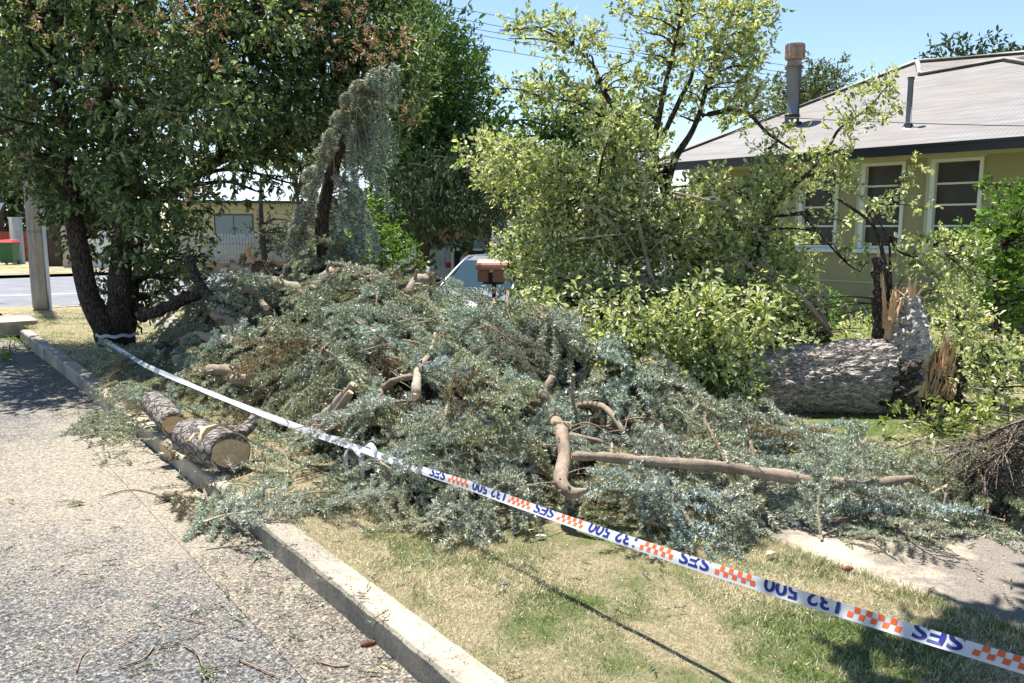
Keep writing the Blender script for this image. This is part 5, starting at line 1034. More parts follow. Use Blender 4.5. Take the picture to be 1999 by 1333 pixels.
limb('sawn_limb', None, [.05, .05, .055, .05], 'leaning dark limb crossing the far road behind the heap', pts3=[D(368, 500, 8.9), D(385, 545, 8.8), D(410, 580, 8.6), D(440, 610, 8.4)], mat='bark_dark')
limb('sawn_limb', None, [.04, .05, .05], 'brown limb sloping down into the heap from the leaning dark limb', pts3=[D(415, 612, 8.2), D(445, 625, 8.1), D(475, 640, 8.0)], mat='bark_brown')
limb('sawn_limb', None, [.05, .055, .05], 'grey sawn limb stub poking from the upper heap at centre left', pts3=[D(652, 526, 7.9), D(630, 545, 7.8), D(610, 565, 7.7)], mat='bark_pale')
limb('sawn_limb', None, [.05, .05, .04], 'pale limb end on the heap crest left of the silver car', pts3=[D(834, 542, 7.6), D(810, 552, 7.5), D(795, 575, 7.4)], mat='bark_pale')
limb('sawn_limb', None, [.045, .05, .045], 'pale sawn limb below the splintered orange top', pts3=[D(452, 518, 8.5), D(475, 526, 8.4), D(500, 540, 8.3)], mat='bark_pale')
limb('sawn_limb', None, [.05, .055, .06, .04], 'lower pale sawn limb running right into the needles', pts3=[D(505, 540, 8.1), D(540, 552, 8.0), D(580, 565, 7.9), D(610, 580, 7.8)], mat='bark_pale')
for px, r, lab in [([(615, 835), (650, 795), (690, 750)], [.03, .032, .025], 'pair of brown limbs, the upper, above the tape mid heap'), ([(600, 850), (640, 825), (685, 765)], [.022, .028, .02], 'brown limb just under the upper limb above the tape'),
    ([(720, 805), (745, 765), (775, 740), (820, 735)], [.025, .028, .022, .012], 'forked brown limb mid heap left of the hooked branch'), ([(812, 770), (818, 720), (840, 690), (850, 650)], [.03, .026, .02, .012], 'upright brown limb mid heap'), ([(545, 850), (580, 848), (640, 855), (690, 862)], [.016, .02, .02, .014], 'orange brown stick lying just behind the tape'),
    ([(480, 560), (500, 575), (520, 600)], [.04, .035, .03], 'reddish limb on the left shoulder of the heap'), ([(700, 650), (760, 620), (800, 612)], [.012, .012, .006], 'thin pale twig across the heap crown'), ([(870, 640), (892, 622), (900, 600)], [.03, .035, .03], 'limb with a fresh orange split on the upper heap')]:
    limb('limb', px, r, lab, up=.15, twigs=3, mat=random.choice(['bark_brown', 'bark_pale']))
tb = None
for k in range(30):                            # loose bare twigs on the heap
    x = random.uniform(300, 1350); y = random.uniform(600, 1000); p = hit(x, y, random.uniform(.05, .14))
    if p.y > 11 or edged(p.x, p.y) < .1: continue
    a = random.gauss(.8, .7); L = random.uniform(.15, .5); dv = Vector((math.cos(a), -.5 * abs(math.sin(a)), -.25 * math.sin(a))) * L; bend = Vector((random.gauss(0, .06), 0, random.uniform(.02, .10)))
    mb = MB(); pts = [Vector((0, 0, 0)), dv * .5 + bend, dv]; r0 = random.uniform(.004, .010); pth = tube(mb, pts, [r0, r0 * .8, r0 * .35], 6, rough=.15, n=5)
    for _ in range(6):
        q = random.choice(pth); d2 = Vector((random.gauss(0, 1), random.gauss(0, 1), random.gauss(.1, .6))).normalized() * random.uniform(.05, .14); tube(mb, [q, q + d2 * .5 + Vector((0, 0, .008)), q + d2], [r0 * .5, r0 * .35, r0 * .15], 4, n=2)
    o = mb.build('bare_twig', M['stem_pale' if k % 2 else 'stem']); o.location = p; tag(o, 'bare brown broken twig caught on top of the spruce heap', 'twig', 'bare twigs lying on the heap')
# splintered orange top of a limb
def spike(mb, a, b, w, th=None, mat=0, seg=4):
    a = Vector(a); b = Vector(b); d = b - a; u, v = frame_of(d); th = th or w * .5; V = []
    for i in range(seg + 1):
        q = i / seg; k = (1 - q) ** .7 * (1 + random.uniform(-.18, .18)); c = a + d * q + u * random.uniform(-.12, .12) * w
        V += [tuple(c + u * w * k + v * th * k * .3), tuple(c + v * th * k), tuple(c - u * w * k), tuple(c - v * th * k)]
    mb.add(V, [(4 * i + j, 4 * i + (j + 1) % 4, 4 * i + 4 + (j + 1) % 4, 4 * i + 4 + j) for i in range(seg) for j in range(4)] + [(3, 2, 1, 0)], mat)
b_ = D(560, 575, 8.2); t = tag(empty('splintered_limb', b_), 'dark limb with a torn orange splintered top sticking up from the left heap', 'branch')
mb = MB(); tube(mb, [Vector(), D(525, 545, 8.25) - b_, D(500, 515, 8.3) - b_], [.07, .065, .055], 10, rough=.2); mb.build('bark', M['bark_dark'], t)
mb = MB(); q = D(500, 518, 8.3) - b_
spike(mb, q, D(484, 478, 8.3) - b_, .05, .03); spike(mb, D(486, 500, 8.3) - b_, D(484, 474, 8.3) - b_, .035, .03); spike(mb, D(486, 484, 8.3) - b_, D(499, 474, 8.3) - b_, .02); spike(mb, q, D(510, 495, 8.3) - b_, .03, .02); mb.build('splinters', M['cut_red'], t)

# sawn log rounds on the kerb --------------------------------------
def log(name, p0, p1, r, lab, mat='bark_grey', rough=.16, both=True, extra=None):
    base = p0.copy(); t = tag(empty(name, base), lab, 'log'); mb = MB(); d = (p1 - p0).normalized()
    tube(mb, [Vector(), (p1 - p0) * .5, p1 - p0], [r, r * 1.03, r], 26, rough=rough, freq=10, n=8, caps=False); mb.build('bark', M[mat], t)
    for q, s in [(Vector(), -1), (p1 - p0, 1)][:2 if both else 1]:
        u, v = frame_of(d); V = [tuple(q + d * s * -.004)]; ns = 30
        for i in range(ns):
            a = 2 * math.pi * i / ns; w_ = (u * math.cos(a) + v * math.sin(a)); rr_ = r * (1 + rough * noise.noise((q + base + w_ * r) * 10) * .6) * .99; V.append(tuple(q + w_ * rr_ - d * s * .004))
        mb = MB(); mb.add(V, [(0, 1 + i, 1 + (i + 1) % ns) if s < 0 else (0, 1 + (i + 1) % ns, 1 + i) for i in range(ns)]); f = mb.build('cut_face', None or M['rings'], t)
        if (d * s).y > .3: pass
    if extra: extra(t, base)
    return t
rg = Mt('sawn_rings', .75, .2); v = rg.pos((1, 1, 1), 'obj'); nz = rg.noise(v, 14, 5, .7); gr = rg.noise(v, 60, 4, .7)
c = rg.ramp(nz, [(.3, (.40, .28, .15)), (.55, (.56, .42, .25)), (.75, (.66, .52, .34))]); rg.col(rg.mix(.25, c, rg.ramp(gr, [(.35, (.24, .15, .08)), (.6, (.7, .56, .38))]))); rg.bump(gr, .4, .003); M['rings'] = rg.m
def grow(t, b0):
    mb = MB(); tube(mb, [D(462, 852, 5.2) - b0, D(485, 833, 5.3) - b0, D(503, 812, 5.35) - b0], [.048, .042, .038], 12, rough=.2, freq=10); mb.build('side_stub', M['bark_grey'], t)
    mb = MB(); a = D(398, 858, 5.32) - b0; mb2 = [D(365 + 20, 838, 5.4) - b0, D(425, 850, 5.15) - b0, D(415, 872, 5.0) - b0, D(378, 868, 5.1) - b0]
    tube(mb, [D(385, 856, 5.22) - b0, D(420, 858, 5.1) - b0], [.075, .085], 12, rough=.4, freq=12); mb.build('bark_scar', M['cut'], t)
log('sawn_log', D(452, 884, 4.98), D(372, 852, 5.45), .128, 'largest sawn log round on the kerb, pale cut face turned to the right', extra=grow)
log('sawn_log', D(341, 828, 5.75), D(298, 783, 6.3), .088, 'smaller sawn log with an orange tan cut face left of the largest round')
log('sawn_log', D(338, 872, 5.6), D(322, 882, 5.55), .07, 'short pale chunk of log between the two rounds on the kerb', 'bark_pale')
def tear(t, b0):
    mb = MB(); q = D(668, 826, 5.35) - b0
    for k in range(14): spike(mb, q + Vector((random.uniform(-.06, .06), random.uniform(-.03, .03), random.uniform(-.07, .06))), q + Vector((random.uniform(.06, .16), random.uniform(-.06, .0), random.uniform(-.05, .09))), .03, .02)
    mb.build('splinters', M['cut_red'], t)
log('split_log', D(665, 826, 5.4), D(620, 832, 5.6), .095, 'bark covered log with a torn orange end behind the tape', extra=tear)
limb('small_round', None, [.032, .032], 'little round of wood with a pale cut in the gutter', pts3=[P(345, 967, .035), P(325, 968, .03)], cat='log')
limb('stick', None, [.012, .013, .012, .008], 'curved brown stick in the gutter below the little round', pts3=[P(372, 1012, .02), P(392, 1005, .02), P(392, 985, .02), P(385, 972, .02)], cat='twig', mat='bark_brown')

# ------------------------------------------------------------------ the fallen trunk
LT = tag(empty('fallen_log', D(1750, 800, 6.9)), 'massive grey scaly fallen trunk with a shattered end, lying before the house', 'trunk'); b0 = LT.location.copy()
axis = [D(1120, 752, 7.3), D(1300, 750, 7.1), D(1440, 748, 6.95), D(1600, 742, 6.9), D(1700, 735, 6.9), D(1762, 728, 6.95)]
rad = [.24, .27, .285, .30, .32, .30]
pth = smooth_path(axis, 56); m = len(pth); rr = np.interp(np.linspace(0, 1, m), np.linspace(0, 1, 6), rad); sd_ = 230; V = []
for i, p in enumerate(pth):
    d = (pth[min(i + 1, m - 1)] - pth[max(i - 1, 0)]).normalized(); u, w = frame_of(d)
    for k in range(sd_):
        a = 2 * math.pi * k / sd_; q = u * math.cos(a) + w * math.sin(a); P_ = p + q * rr[i]; P2 = Vector((P_.x * 6, P_.y * 24, P_.z * 24))
        vv = noise.voronoi(P2 + noise.noise_vector(P2 * .7) * .6)[0]; crack = min(1, (vv[1] - vv[0]) * 5)
        hgt = .030 * crack + .03 * noise.noise(P_ * 3) + .016 * noise.noise(P2 * .5) + .008 * noise.noise(P2 * 2) - .02; V.append(tuple(p + q * (rr[i] + hgt) - b0))
mb = MB(); mb.add(V, [(i * sd_ + k, i * sd_ + (k + 1) % sd_, (i + 1) * sd_ + (k + 1) % sd_, (i + 1) * sd_ + k) for i in range(m - 1) for k in range(sd_)], 0, False); mb.add(V[:sd_], [tuple(range(sd_))])
lb_ = Mt('trunk_plates', .9, .1); v = lb_.pos((5.5, 15, 15), 'obj'); f = lb_.noise(v, 1.5, 7, .75); g = lb_.n('ShaderNodeNewGeometry')
vo = lb_.n('ShaderNodeTexVoronoi', feature='DISTANCE_TO_EDGE'); vo.inputs['Scale'].default_value = 3.2; lb_.l(lb_.mix(.3, lb_.pos((5, 13, 13), 'obj'), lb_.n('ShaderNodeTexNoise').outputs['Color'], 'ADD'), vo.inputs['Vector']); c = lb_.ramp(f, [(.28, (.16, .13, .11)), (.44, (.50, .45, .41)), (.62, (.85, .79, .73))]); c = lb_.mix(1., c, lb_.ramp(g.outputs['Pointiness'], [(.42, (.2, .16, .14)), (.5, (1, 1, 1))]), 'MULTIPLY'); c = lb_.mix(1., c, lb_.ramp(vo.outputs[0], [(0, (.25, .2, .18)), (.09, (1, 1, 1))]), 'MULTIPLY'); lb_.col(c); lb_.bump(lb_.noise(v, 5, 6, .8), 1., .02); M['plates'] = lb_.m
mb.build('bark', M['plates'], LT)
def mass(mb, pts, radii, sides=40, amp=.06, mat=0, n=9, squash=1.):
    path = smooth_path(pts, n); m = len(path); rr = np.interp(np.linspace(0, 1, m), np.linspace(0, 1, len(radii)), radii); V = []
    for i, p in enumerate(path):
        d = (path[min(i + 1, m - 1)] - path[max(i - 1, 0)]).normalized(); u = Vector((1, 0, 0)); w = Vector((0, 1, 0)) if abs(d.z) > .5 else Vector((0, 0, 1))
        for k in range(sides):
            a = 2 * math.pi * k / sides; q = u * math.cos(a) + w * math.sin(a) * squash; W_ = p + q * rr[i]; vv = noise.voronoi(W_ * 14)[0]
            V.append(tuple(W_ + q * (amp * noise.noise(W_ * 6) + amp * .7 * noise.noise(W_ * 15) + amp * .5 * min(1, (vv[1] - vv[0]) * 3)) - b0))
    mb.add(V, [(i * sides + k, i * sides + (k + 1) % sides, (i + 1) * sides + (k + 1) % sides, (i + 1) * sides + k) for i in range(m - 1) for k in range(sides)], mat, False)
    mb.add(V[:sides], [tuple(range(sides))], mat); mb.add(V[-sides:], [tuple(range(sides))[::-1]], mat)
mb = MB(); mass(mb, [D(1752, 800, 6.85), D(1765, 730, 6.8), D(1775, 665, 6.8), D(1772, 610, 6.85), D(1765, 575, 6.9)], [.10, .14, .14, .115, .08], amp=.05); mb.build('upturned_bark', M['plates'], LT)
mb = MB(); mass(mb, [D(1745, 790, 6.62), D(1762, 740, 6.62), D(1770, 700, 6.64)], [.08, .10, .06], 30, .06); mass(mb, [D(1725, 668, 6.95), D(1722, 600, 6.95), D(1716, 540, 6.95), D(1712, 500, 6.95)], [.075, .06, .05, .03], 24, .03, squash=.6); mb.build('dark_break', M['bark_broken'], LT)  # dark lump put in for the shade of a cavity, plus a dark splinter
mb = MB()
def spikes(cx, cy, Y, n, sx, dx, l0, l1, w_, dz=(60, 110)):
    for _ in range(int(n * 1.8)):
        x = cx + random.uniform(-sx, sx); a = D(x, cy + random.uniform(0, 25), Y + random.uniform(-.1, .1)); L = random.uniform(l0, l1) * random.uniform(.5, 1.2); w = w_ * random.uniform(.35, 1.1); spike(mb, a - b0, a + Vector((random.uniform(-.05, .05) + dx * L, random.uniform(-.05, .05), L)) - b0, w * random.uniform(.5, 1.3), w * .6)
spikes(1765, 575, 6.85, 34, 26, 0, .06, .16, .022); spikes(1745, 610, 6.8, 8, 5, .05, .12, .26, .03)
spike(mb, D(1738, 668, 6.85) - b0, D(1746, 560, 6.9) - b0, .06, .04, seg=6); spike(mb, D(1722, 560, 6.93) - b0, D(1713, 474, 6.95) - b0, .035, .02, seg=6); spike(mb, D(1730, 640, 6.88) - b0, D(1722, 520, 6.93) - b0, .045, .03, seg=6)
for k in range(18): spike(mb, D(1790 + random.uniform(-6, 4), random.uniform(590, 720), 6.85) - b0, D(1802 + random.uniform(-6, 8), random.uniform(570, 700), 6.8) - b0, .03, .02)
mb.build('splinters', M['split'], LT)
mb = MB(); mass(mb, [D(1765, 770, 6.55), D(1788, 750, 6.6)], [.03, .045], 14, .02); mb.build('knot', M['cut'], LT)
ST = tag(empty('shattered_stump', D(1835, 780, 6.9)), 'shattered orange tan stump splinters right of the fallen trunk', 'stump'); b0 = ST.location.copy()
mb = MB(); mass(mb, [D(1838, 800, 6.95), D(1838, 740, 6.95), D(1836, 690, 6.95)], [.18, .14, .10], 40, .08); mb.build('base', M['bark_broken'], ST)
mb = MB(); spikes(1830, 700, 6.8, 22, 30, .1, .1, .26, .026); mb.build('orange_splinters', M['cut_red'], ST); mb = MB(); spikes(1830, 720, 6.8, 34, 36, .1, .1, .26, .028); spikes(1830, 760, 6.7, 30, 34, .1, .08, .2, .025); spikes(1825, 800, 6.65, 20, 30, .1, .05, .14, .02); spike(mb, D(1838, 720, 6.85) - b0, D(1858, 612, 6.85) - b0, .04, .03, seg=6); spike(mb, D(1812, 720, 6.85) - b0, D(1808, 640, 6.85) - b0, .06, .04, seg=5); spike(mb, D(1805, 645, 6.9) - b0, D(1832, 606, 6.9) - b0, .012)
mb.build('splinters', M['split'], ST)

# ------------------------------------------------------------------ leaning spruce top
LS = tag(empty('fallen_spruce', D(655, 560, 8.9)), 'broken top of a blue spruce leaning upright out of the heap, drooping boughs', 'tree'); b0 = LS.location.copy()
stm = [D(655, 600, 8.9), D(635, 500, 8.9), D(628, 430, 8.9), D(645, 350, 8.9), D(668, 280, 8.9), D(690, 225, 8.9), D(735, 160, 8.9), D(762, 120, 8.9)]
mb = MB(); tube(mb, [p - b0 for p in stm], [.09, .085, .075, .065, .05, .04, .02, .01], 12, rough=.25, freq=8); mb.build('trunk', M['bark_dark'], LS)
def drop_boughs(mbn, mbt, stems, n, xr, lr, dens=300, mat=0, dyr=(-.3, .3), w=.08):
    A = []; B = []; sp_ = smooth_path(stems, 6)
    for k in range(n):
        q = sp_[random.randrange(len(sp_))]; sx = random.uniform(*xr); L = random.uniform(*lr); dy = random.uniform(*dyr)
        pts = smooth_path([q, q + Vector((sx * .6, dy * .6, .06 * L)), q + Vector((sx * .95, dy, -L * .35)), q + Vector((sx, dy, -L))], 7); tube(mbt, [p - b0 for p in pts], [.011, .007, .003], 4, n=1, caps=False)
        for i in range(5, len(pts) - 1):
            A.append(pts[i] - b0); B.append(pts[i + 1] - b0)
            for s in range(4):
                c = pts[i].lerp(pts[i + 1], random.random()) - b0; d = Vector((random.gauss(0, .7), random.gauss(0, .5), -.8)).normalized() * random.uniform(.5, 1.1) * w; A.append(c); B.append(c + d)
    shoots(mbn, np.array([tuple(a) for a in A]), np.array([tuple(b) for b in B]), dens, .034, .008, mat, None, lean=.5)
g1 = MB(); tw = MB()
drop_boughs(g1, tw, stm[1:4], 9, (.12, .5), (.2, .6), dyr=(-.2, .3)); drop_boughs(g1, tw, stm[3:7], 20, (.06, .38), (.2, .75)); drop_boughs(g1, tw, stm[2:5], 8, (.3, .65), (.3, .9)); drop_boughs(g1, tw, stm[5:], 9, (-.06, .12), (.08, .3)); drop_boughs(g1, tw, stm[:2], 10, (-.35, .45), (.15, .4)); drop_boughs(g1, tw, stm[1:5], 12, (-.25, .2), (.2, .5), dyr=(.1, .4))
g1.build('green_needles', M['needle_green'], LS)
g2 = MB()
for cx_, cy_ in [(572, 468), (582, 440), (592, 415), (606, 372), (612, 340), (628, 300), (642, 268), (664, 232), (684, 196), (700, 172), (735, 150)]:
    drop_boughs(g2, tw, [D(cx_ + 22, cy_ - 14, 8.75), D(cx_ + 12, cy_ - 12, 8.7)], 5, (-.16, -.02), (.05, .2), 300, dyr=(-.12, .12), w=.07)
g2.build('blue_needles', M['needle_blue'], LS)
for k in range(15):
    q = random.choice(smooth_path(stm[3:], 4)); x = random.uniform(-.05, .3); L = random.uniform(.3, .9); tube(tw, [q - b0, q + Vector((x * .6, -.25, .03)) - b0, q + Vector((x, -.3, -L * .6)) - b0, q + Vector((x + random.uniform(-.05, .08), -.3, -L)) - b0], [.006, .005, .004, .002], 4, 1 if k % 2 else 0, n=4, caps=False)
tw.build('bare_twigs', [M['stem'], M['stem_pale']], LS)

# ------------------------------------------------------------------ dead branch fan at the right
t = tag(empty('dead_branch', D(2060, 830, 4.3)), 'dead spruce branch fanning bare dark twigs downward at the right edge', 'branch'); b0 = t.location.copy()
mb = MB(); mains = [[(2080, 790), (2010, 840), (1940, 890), (1860, 935), (1795, 985)], [(2080, 800), (2020, 850), (1985, 920), (1975, 1000)], [(2080, 790), (2000, 820), (1930, 850), (1880, 880)], [(2050, 820), (1960, 880), (1905, 950), (1890, 1000)], [(2080, 830), (2040, 900), (2030, 990)]]
for ml in mains:
    pth = tube(mb, [D(x, y, 4.3 + random.uniform(-.15, .15)) - b0 for x, y in ml], [.016, .012, .008, .004], 6, rough=.1, n=8)
    for i in range(3, len(pth)):
        for s in range(5):
            q = pth[i]; L = random.uniform(.08, .28); d = Vector((random.gauss(-.45, .5), random.gauss(-.1, .5), random.gauss(-.55, .35))).normalized()
            e = q + d * L; sub = tube(mb, [q, q + d * L * .5 + Vector((0, 0, .012)), e], [.0045, .003, .0015], 4, n=3, caps=False)
            for _ in range(3):
                c = random.choice(sub); d2 = (d + Vector((random.gauss(0, .7), random.gauss(0, .5), random.gauss(0, .5)))).normalized() * random.uniform(.03, .09); tube(mb, [c, c + d2], [.0025, .0012], 3, n=1, caps=False)
nd_ = MB(); A = [Vector((random.uniform(-.75, -.05), random.uniform(-.2, .15), random.uniform(-.42, -.05))) for _ in range(170)]; B_ = [a + Vector((random.gauss(-.5, .4), random.gauss(0, .3), random.gauss(-.6, .3))).normalized() * random.uniform(.06, .14) for a in A]
A, B_ = zip(*[(a, b) for a, b in zip(A, B_) if a.z > a.x * .75 - .12])
shoots(nd_, np.array([tuple(a) for a in A]), np.array([tuple(b) for b in B_]), 300, .02, .004, 0, 1, .002); nd_.build('dry_needles', [M['needle_dark'], M['stem']], t)
mb.build('twigs', bark('dead_twig', (.10, .075, .06), (.3, .25, .21), (9, 9, 9), 4, .4, .004), t)
limb('vertical_twig', None, [.008, .007, .005, .003], 'thin brown twig standing upright on the footpath at the right', pts3=[D(1848, 960, 4.1), D(1842, 1000, 4.05), D(1843, 1030, 4.0), D(1841, 1052, 3.95)], cat='twig', twigs=3)
limb('vertical_twig', None, [.009, .008, .004], 'thin brown twig with a red foot hanging from the dead branch fan', pts3=[D(1920, 930, 4.2), D(1928, 980, 4.1), D(1927, 1018, 4.0)], cat='twig', twigs=2)
limb('thin_branch', None, [.014, .014, .01], 'low dark stick casting a shadow across the footpath', pts3=[P(1925, 1012, .16), P(1860, 1012, .16), P(1800, 1018, .15)], mat='bark_dark', twigs=3)

# ------------------------------------------------------------------ barrier tape
TP = [(205, 664), (275, 705), (345, 743), (500, 799), (600, 838), (705, 879), (850, 927), (1000, 980), (1250, 1063), (1500, 1142), (1750, 1222), (1999, 1302)]
def tapeb(a): return 2.15 - .33 * max(0., min(1., (a - 3.2) / 5.)) ** 1.0
def onb(px, py):
    x, y, w = ray(px, py); t = 3.
    for _ in range(30): t = tapeb((-.6 * x + .8 * y) * t) / (.8 * x + .6 * y)
    return Vector((x * t, y * t, CH + w * t))
tpts = [onb(*p) for p in TP]; aof = lambda p: -.6 * p.x + .8 * p.y
la_ = [aof(p) for p in tpts][::-1]; lz = [p.z for p in tpts][::-1]
co_ = np.polyfit(la_, lz, 4)
la0 = min(la_); AE = -.9; z0_ = float(np.polyval(co_, la0)); sl0 = float(np.polyval(np.polyder(co_), la0))
def tz(a): return float(np.polyval(co_, a)) if a >= la0 else z0_ + sl0 * (a - la0)
HWD = .0215
def roll(a):
    base = .55 + .12 * math.sin(a * 3.1) + .1 * math.sin(a * 7.3 + 1)
    return base + max(0, min(1, (a - 3.3) / 1.2)) * (.3 + .25 * math.sin(a * 2.2))
def tape_pt(a, v, off=0.):
    r = roll(a); wd = Vector((.8 * math.sin(r), .6 * math.sin(r), math.cos(r))); nn = Vector((-.8 * math.cos(r), -.6 * math.cos(r), math.sin(r)))
    crease = .0025 * math.sin(v / HWD * 2.2 + a * 4)
    return S(a, tapeb(a), tz(a)) + wd * v + nn * (off + crease)
A1 = max(la_)
TT = tag(empty('barrier_tape', S(A1, tapeb(A1), tz(A1))), 'white barrier tape with orange checks and blue lettering strung from the tree across the foreground', 'barrier tape'); b0 = TT.location.copy()
n = 420; V = []
for i in range(n + 1):
    a = AE + (A1 - AE) * i / n
    for v in (-1, -.5, 0, .5, 1): V.append(tuple(tape_pt(a, v * HWD) - b0))
mb = MB(); mb.add(V, [(5 * i + j, 5 * i + j + 1, 5 * i + j + 6, 5 * i + j + 5) for i in range(n) for j in range(4)], 0, True)
tm = Mt('tape_plastic', .35, .3).col((.55, .56, .60)); tr_ = tm.n('ShaderNodeBsdfTranslucent'); tr_.inputs[0].default_value = (.8, .82, .86, 1); mx = tm.n('ShaderNodeMixShader'); mx.inputs[0].default_value = .3
tm.l(tm.b.outputs[0], mx.inputs[1]); tm.l(tr_.outputs[0], mx.inputs[2]); tm.l(mx.outputs[0], tm.t.nodes['Material Output'].inputs[0])
mb.build('ribbon', tm.m, TT)
def text_tris(body, capw):
    cu = bpy.data.curves.new('t', 'FONT'); cu.body = body; cu.size = 1; cu.offset = .025; cu.resolution_u = 6
    tmp = bpy.data.objects.new('t', cu); COL.objects.link(tmp); bpy.context.view_layer.update()
    me = bpy.data.meshes.new_from_object(tmp.evaluated_get(bpy.context.evaluated_depsgraph_get())); bpy.data.objects.remove(tmp)
    vs = [(v.co.x, v.co.y) for v in me.vertices]; me.calc_loop_triangles(); fs = [tuple(t_.vertices) for t_ in me.loop_triangles]; bpy.data.meshes.remove(me)
    x0 = min(v[0] for v in vs); x1 = max(v[0] for v in vs); y0 = min(v[1] for v in vs); y1 = max(v[1] for v in vs)
    return [((x - x0) / (x1 - x0) * capw, (y - y0) / (y1 - y0)) for x, y in vs], fs
GH = .047
def put_text(mb, tt, fs, a_c, w):
    # split long triangles by clamping at the tape's folded upper edge
    V = []
    for x, y in tt:
        v = -.0145 + (1 - y) * GH                    # upside down: letter tops hang low
        V.append(tuple(tape_pt(a_c - w / 2 + x, min(v, HWD * .98), .0012) - b0))
    mb.add(V, fs)
SES = text_tris('SES', .135); NUM = text_tris('132 500', .265)
lm = plain('tape_blue', (.012, .02, .16), .4, .1); om = plain('tape_orange', (.62, .10, .02), .4, .1)
PER = .835
for k in range(-1, 4):
    c = .97 + PER * k
    for tx_, ac_, w_ in ((SES, c, .135), (NUM, c - .42, .265)):
        if ac_ - .1 > AE: mbL = MB(); put_text(mbL, *tx_, ac_, w_); mbL.build('lettering', lm, TT)
    for cc_ in (c - .175, c - .66):
        if cc_ - .1 < AE: continue
        mbC = MB()
        for i in range(9):
            for j in range(2):
                if (i + j) % 2: continue
                q0 = cc_ - .08 + i * .018; v0 = -.012 + j * .0165; vs = [(q0, v0), (q0 + .018, v0), (q0 + .018, min(HWD * .97, v0 + .0165)), (q0, min(HWD * .97, v0 + .0165))]
                mbC.add([tuple(tape_pt(a, v, .0012) - b0) for a, v in vs], [(0, 1, 2, 3)])
        mbC.build('orange_checks', om, TT)
# knot and hanging tail at (705,885)
kp = onb(703, 884); mb = MB()
def rib(pts, w, wd, mat=0):
    p_ = smooth_path(pts, 7); V = []
    for i, p in enumerate(p_): V += [tuple(p - wd * w), tuple(p + wd * w)]
    mb.add(V, [(2 * i, 2 * i + 1, 2 * i + 3, 2 * i + 2) for i in range(len(p_) - 1)], mat, True)
kk = lambda x, y, dy=0.: onb(x, y) + Vector((0, -.03 + dy, 0)) - b0
rib([kk(705, 885), kk(690, 868), kk(677, 884), kk(680, 918)], .015, Vector((.75, .2, .5)).normalized()); rib([kk(703, 884), kk(722, 864), kk(736, 882), kk(728, 908), kk(712, 910)], .015, Vector((.6, .3, .7)).normalized())
rib([kk(706, 890), kk(710, 920), kk(716, 945), kk(737, 976)], .015, Vector((.9, -.3, .2)).normalized()); rib([kk(711, 905, -.004), kk(712, 930, -.004), kk(722, 950, -.004)], .005, Vector((.9, -.3, .2)).normalized(), 1)
tube(mb, [kk(699, 880, -.005), kk(709, 889, -.005)], .011, 8)
mb.build('knot', [tm.m, plain('tape_pink', (.75, .35, .28), .5)], TT)
# a tight loop round the tree
mb = MB(); rad_ = .25; ct = Vector((B.x, B.y, 0)); ct = P(232, 683, .12); V = []
for i in range(33):
    a = math.pi * (.95 + 1.2 * i / 32); q = Vector((ct.x + math.cos(a) * rad_, ct.y + math.sin(a) * rad_, tz(A1) - .07 + .01 * math.sin(i))); V += [tuple(q - Vector((0, 0, .02)) - b0), tuple(q + Vector((0, 0, .02)) - b0)]
mb.add(V, [(2 * i, 2 * i + 1, 2 * i + 3, 2 * i + 2) for i in range(32)], 0, True); mb.build('tree_loop', tm.m, TT)
e = S(AE, 2.15); t = tag(empty('steel_post', (e.x, e.y, .12)), 'dark star picket outside the right edge holding the tape', 'post'); mb = MB()
for k in range(3):
    a = k * 2.094; M2 = Matrix.Rotation(a, 4, 'Z'); box(mb, .001, .03, -.003, .003, -.2, 1.3, 0, M2)
mb.build('picket', dk, t)

# ------------------------------------------------------------------ small things on road, kerb and path
def cone(px, py, z, lab, s=1., ang=0.):
    s *= .52; p = P(px, py, z + .012); mb = MB(); V = []; m = 70
    for i in range(m):
        q = i / m; a = i * 2.4; r_ = .022 * math.sin(math.pi * min(1, .18 + q * .8)) * s; c = Vector((q * .085 * s, math.cos(a) * r_ * .6, math.sin(a) * r_ * .6)); o_ = Vector((.012, math.cos(a) * r_ * .75, math.sin(a) * r_ * .75)); sd = Vector((0, -math.sin(a), math.cos(a))) * .008 * s
        mb.add([tuple(c - sd), tuple(c + sd), tuple(c + o_ + sd * .5), tuple(c + o_ - sd * .5)], [(0, 1, 2, 3)])
    tube(mb, [(0, 0, 0), (.04 * s, 0, 0), (.085 * s, 0, 0)], [.008, .011 * s, .004], 7)
    o = mb.build('spruce_cone', plain('cone_brown', (.19, .085, .055), .7, .4, 40)); o.location = p; o.rotation_euler = (0, 0, ang); return tag(o, lab, 'cone')
cone(705, 1258, 0, 'red brown spruce cone lying in the gutter against the kerb foot', 1.15, .4); cone(1645, 1110, .137, 'red brown cone on the edge of the footpath', 1., .2); cone(930, 598, .9, 'red brown cone cluster high on the heap below the letterbox', 1.) .location = hit(925, 600, .12)
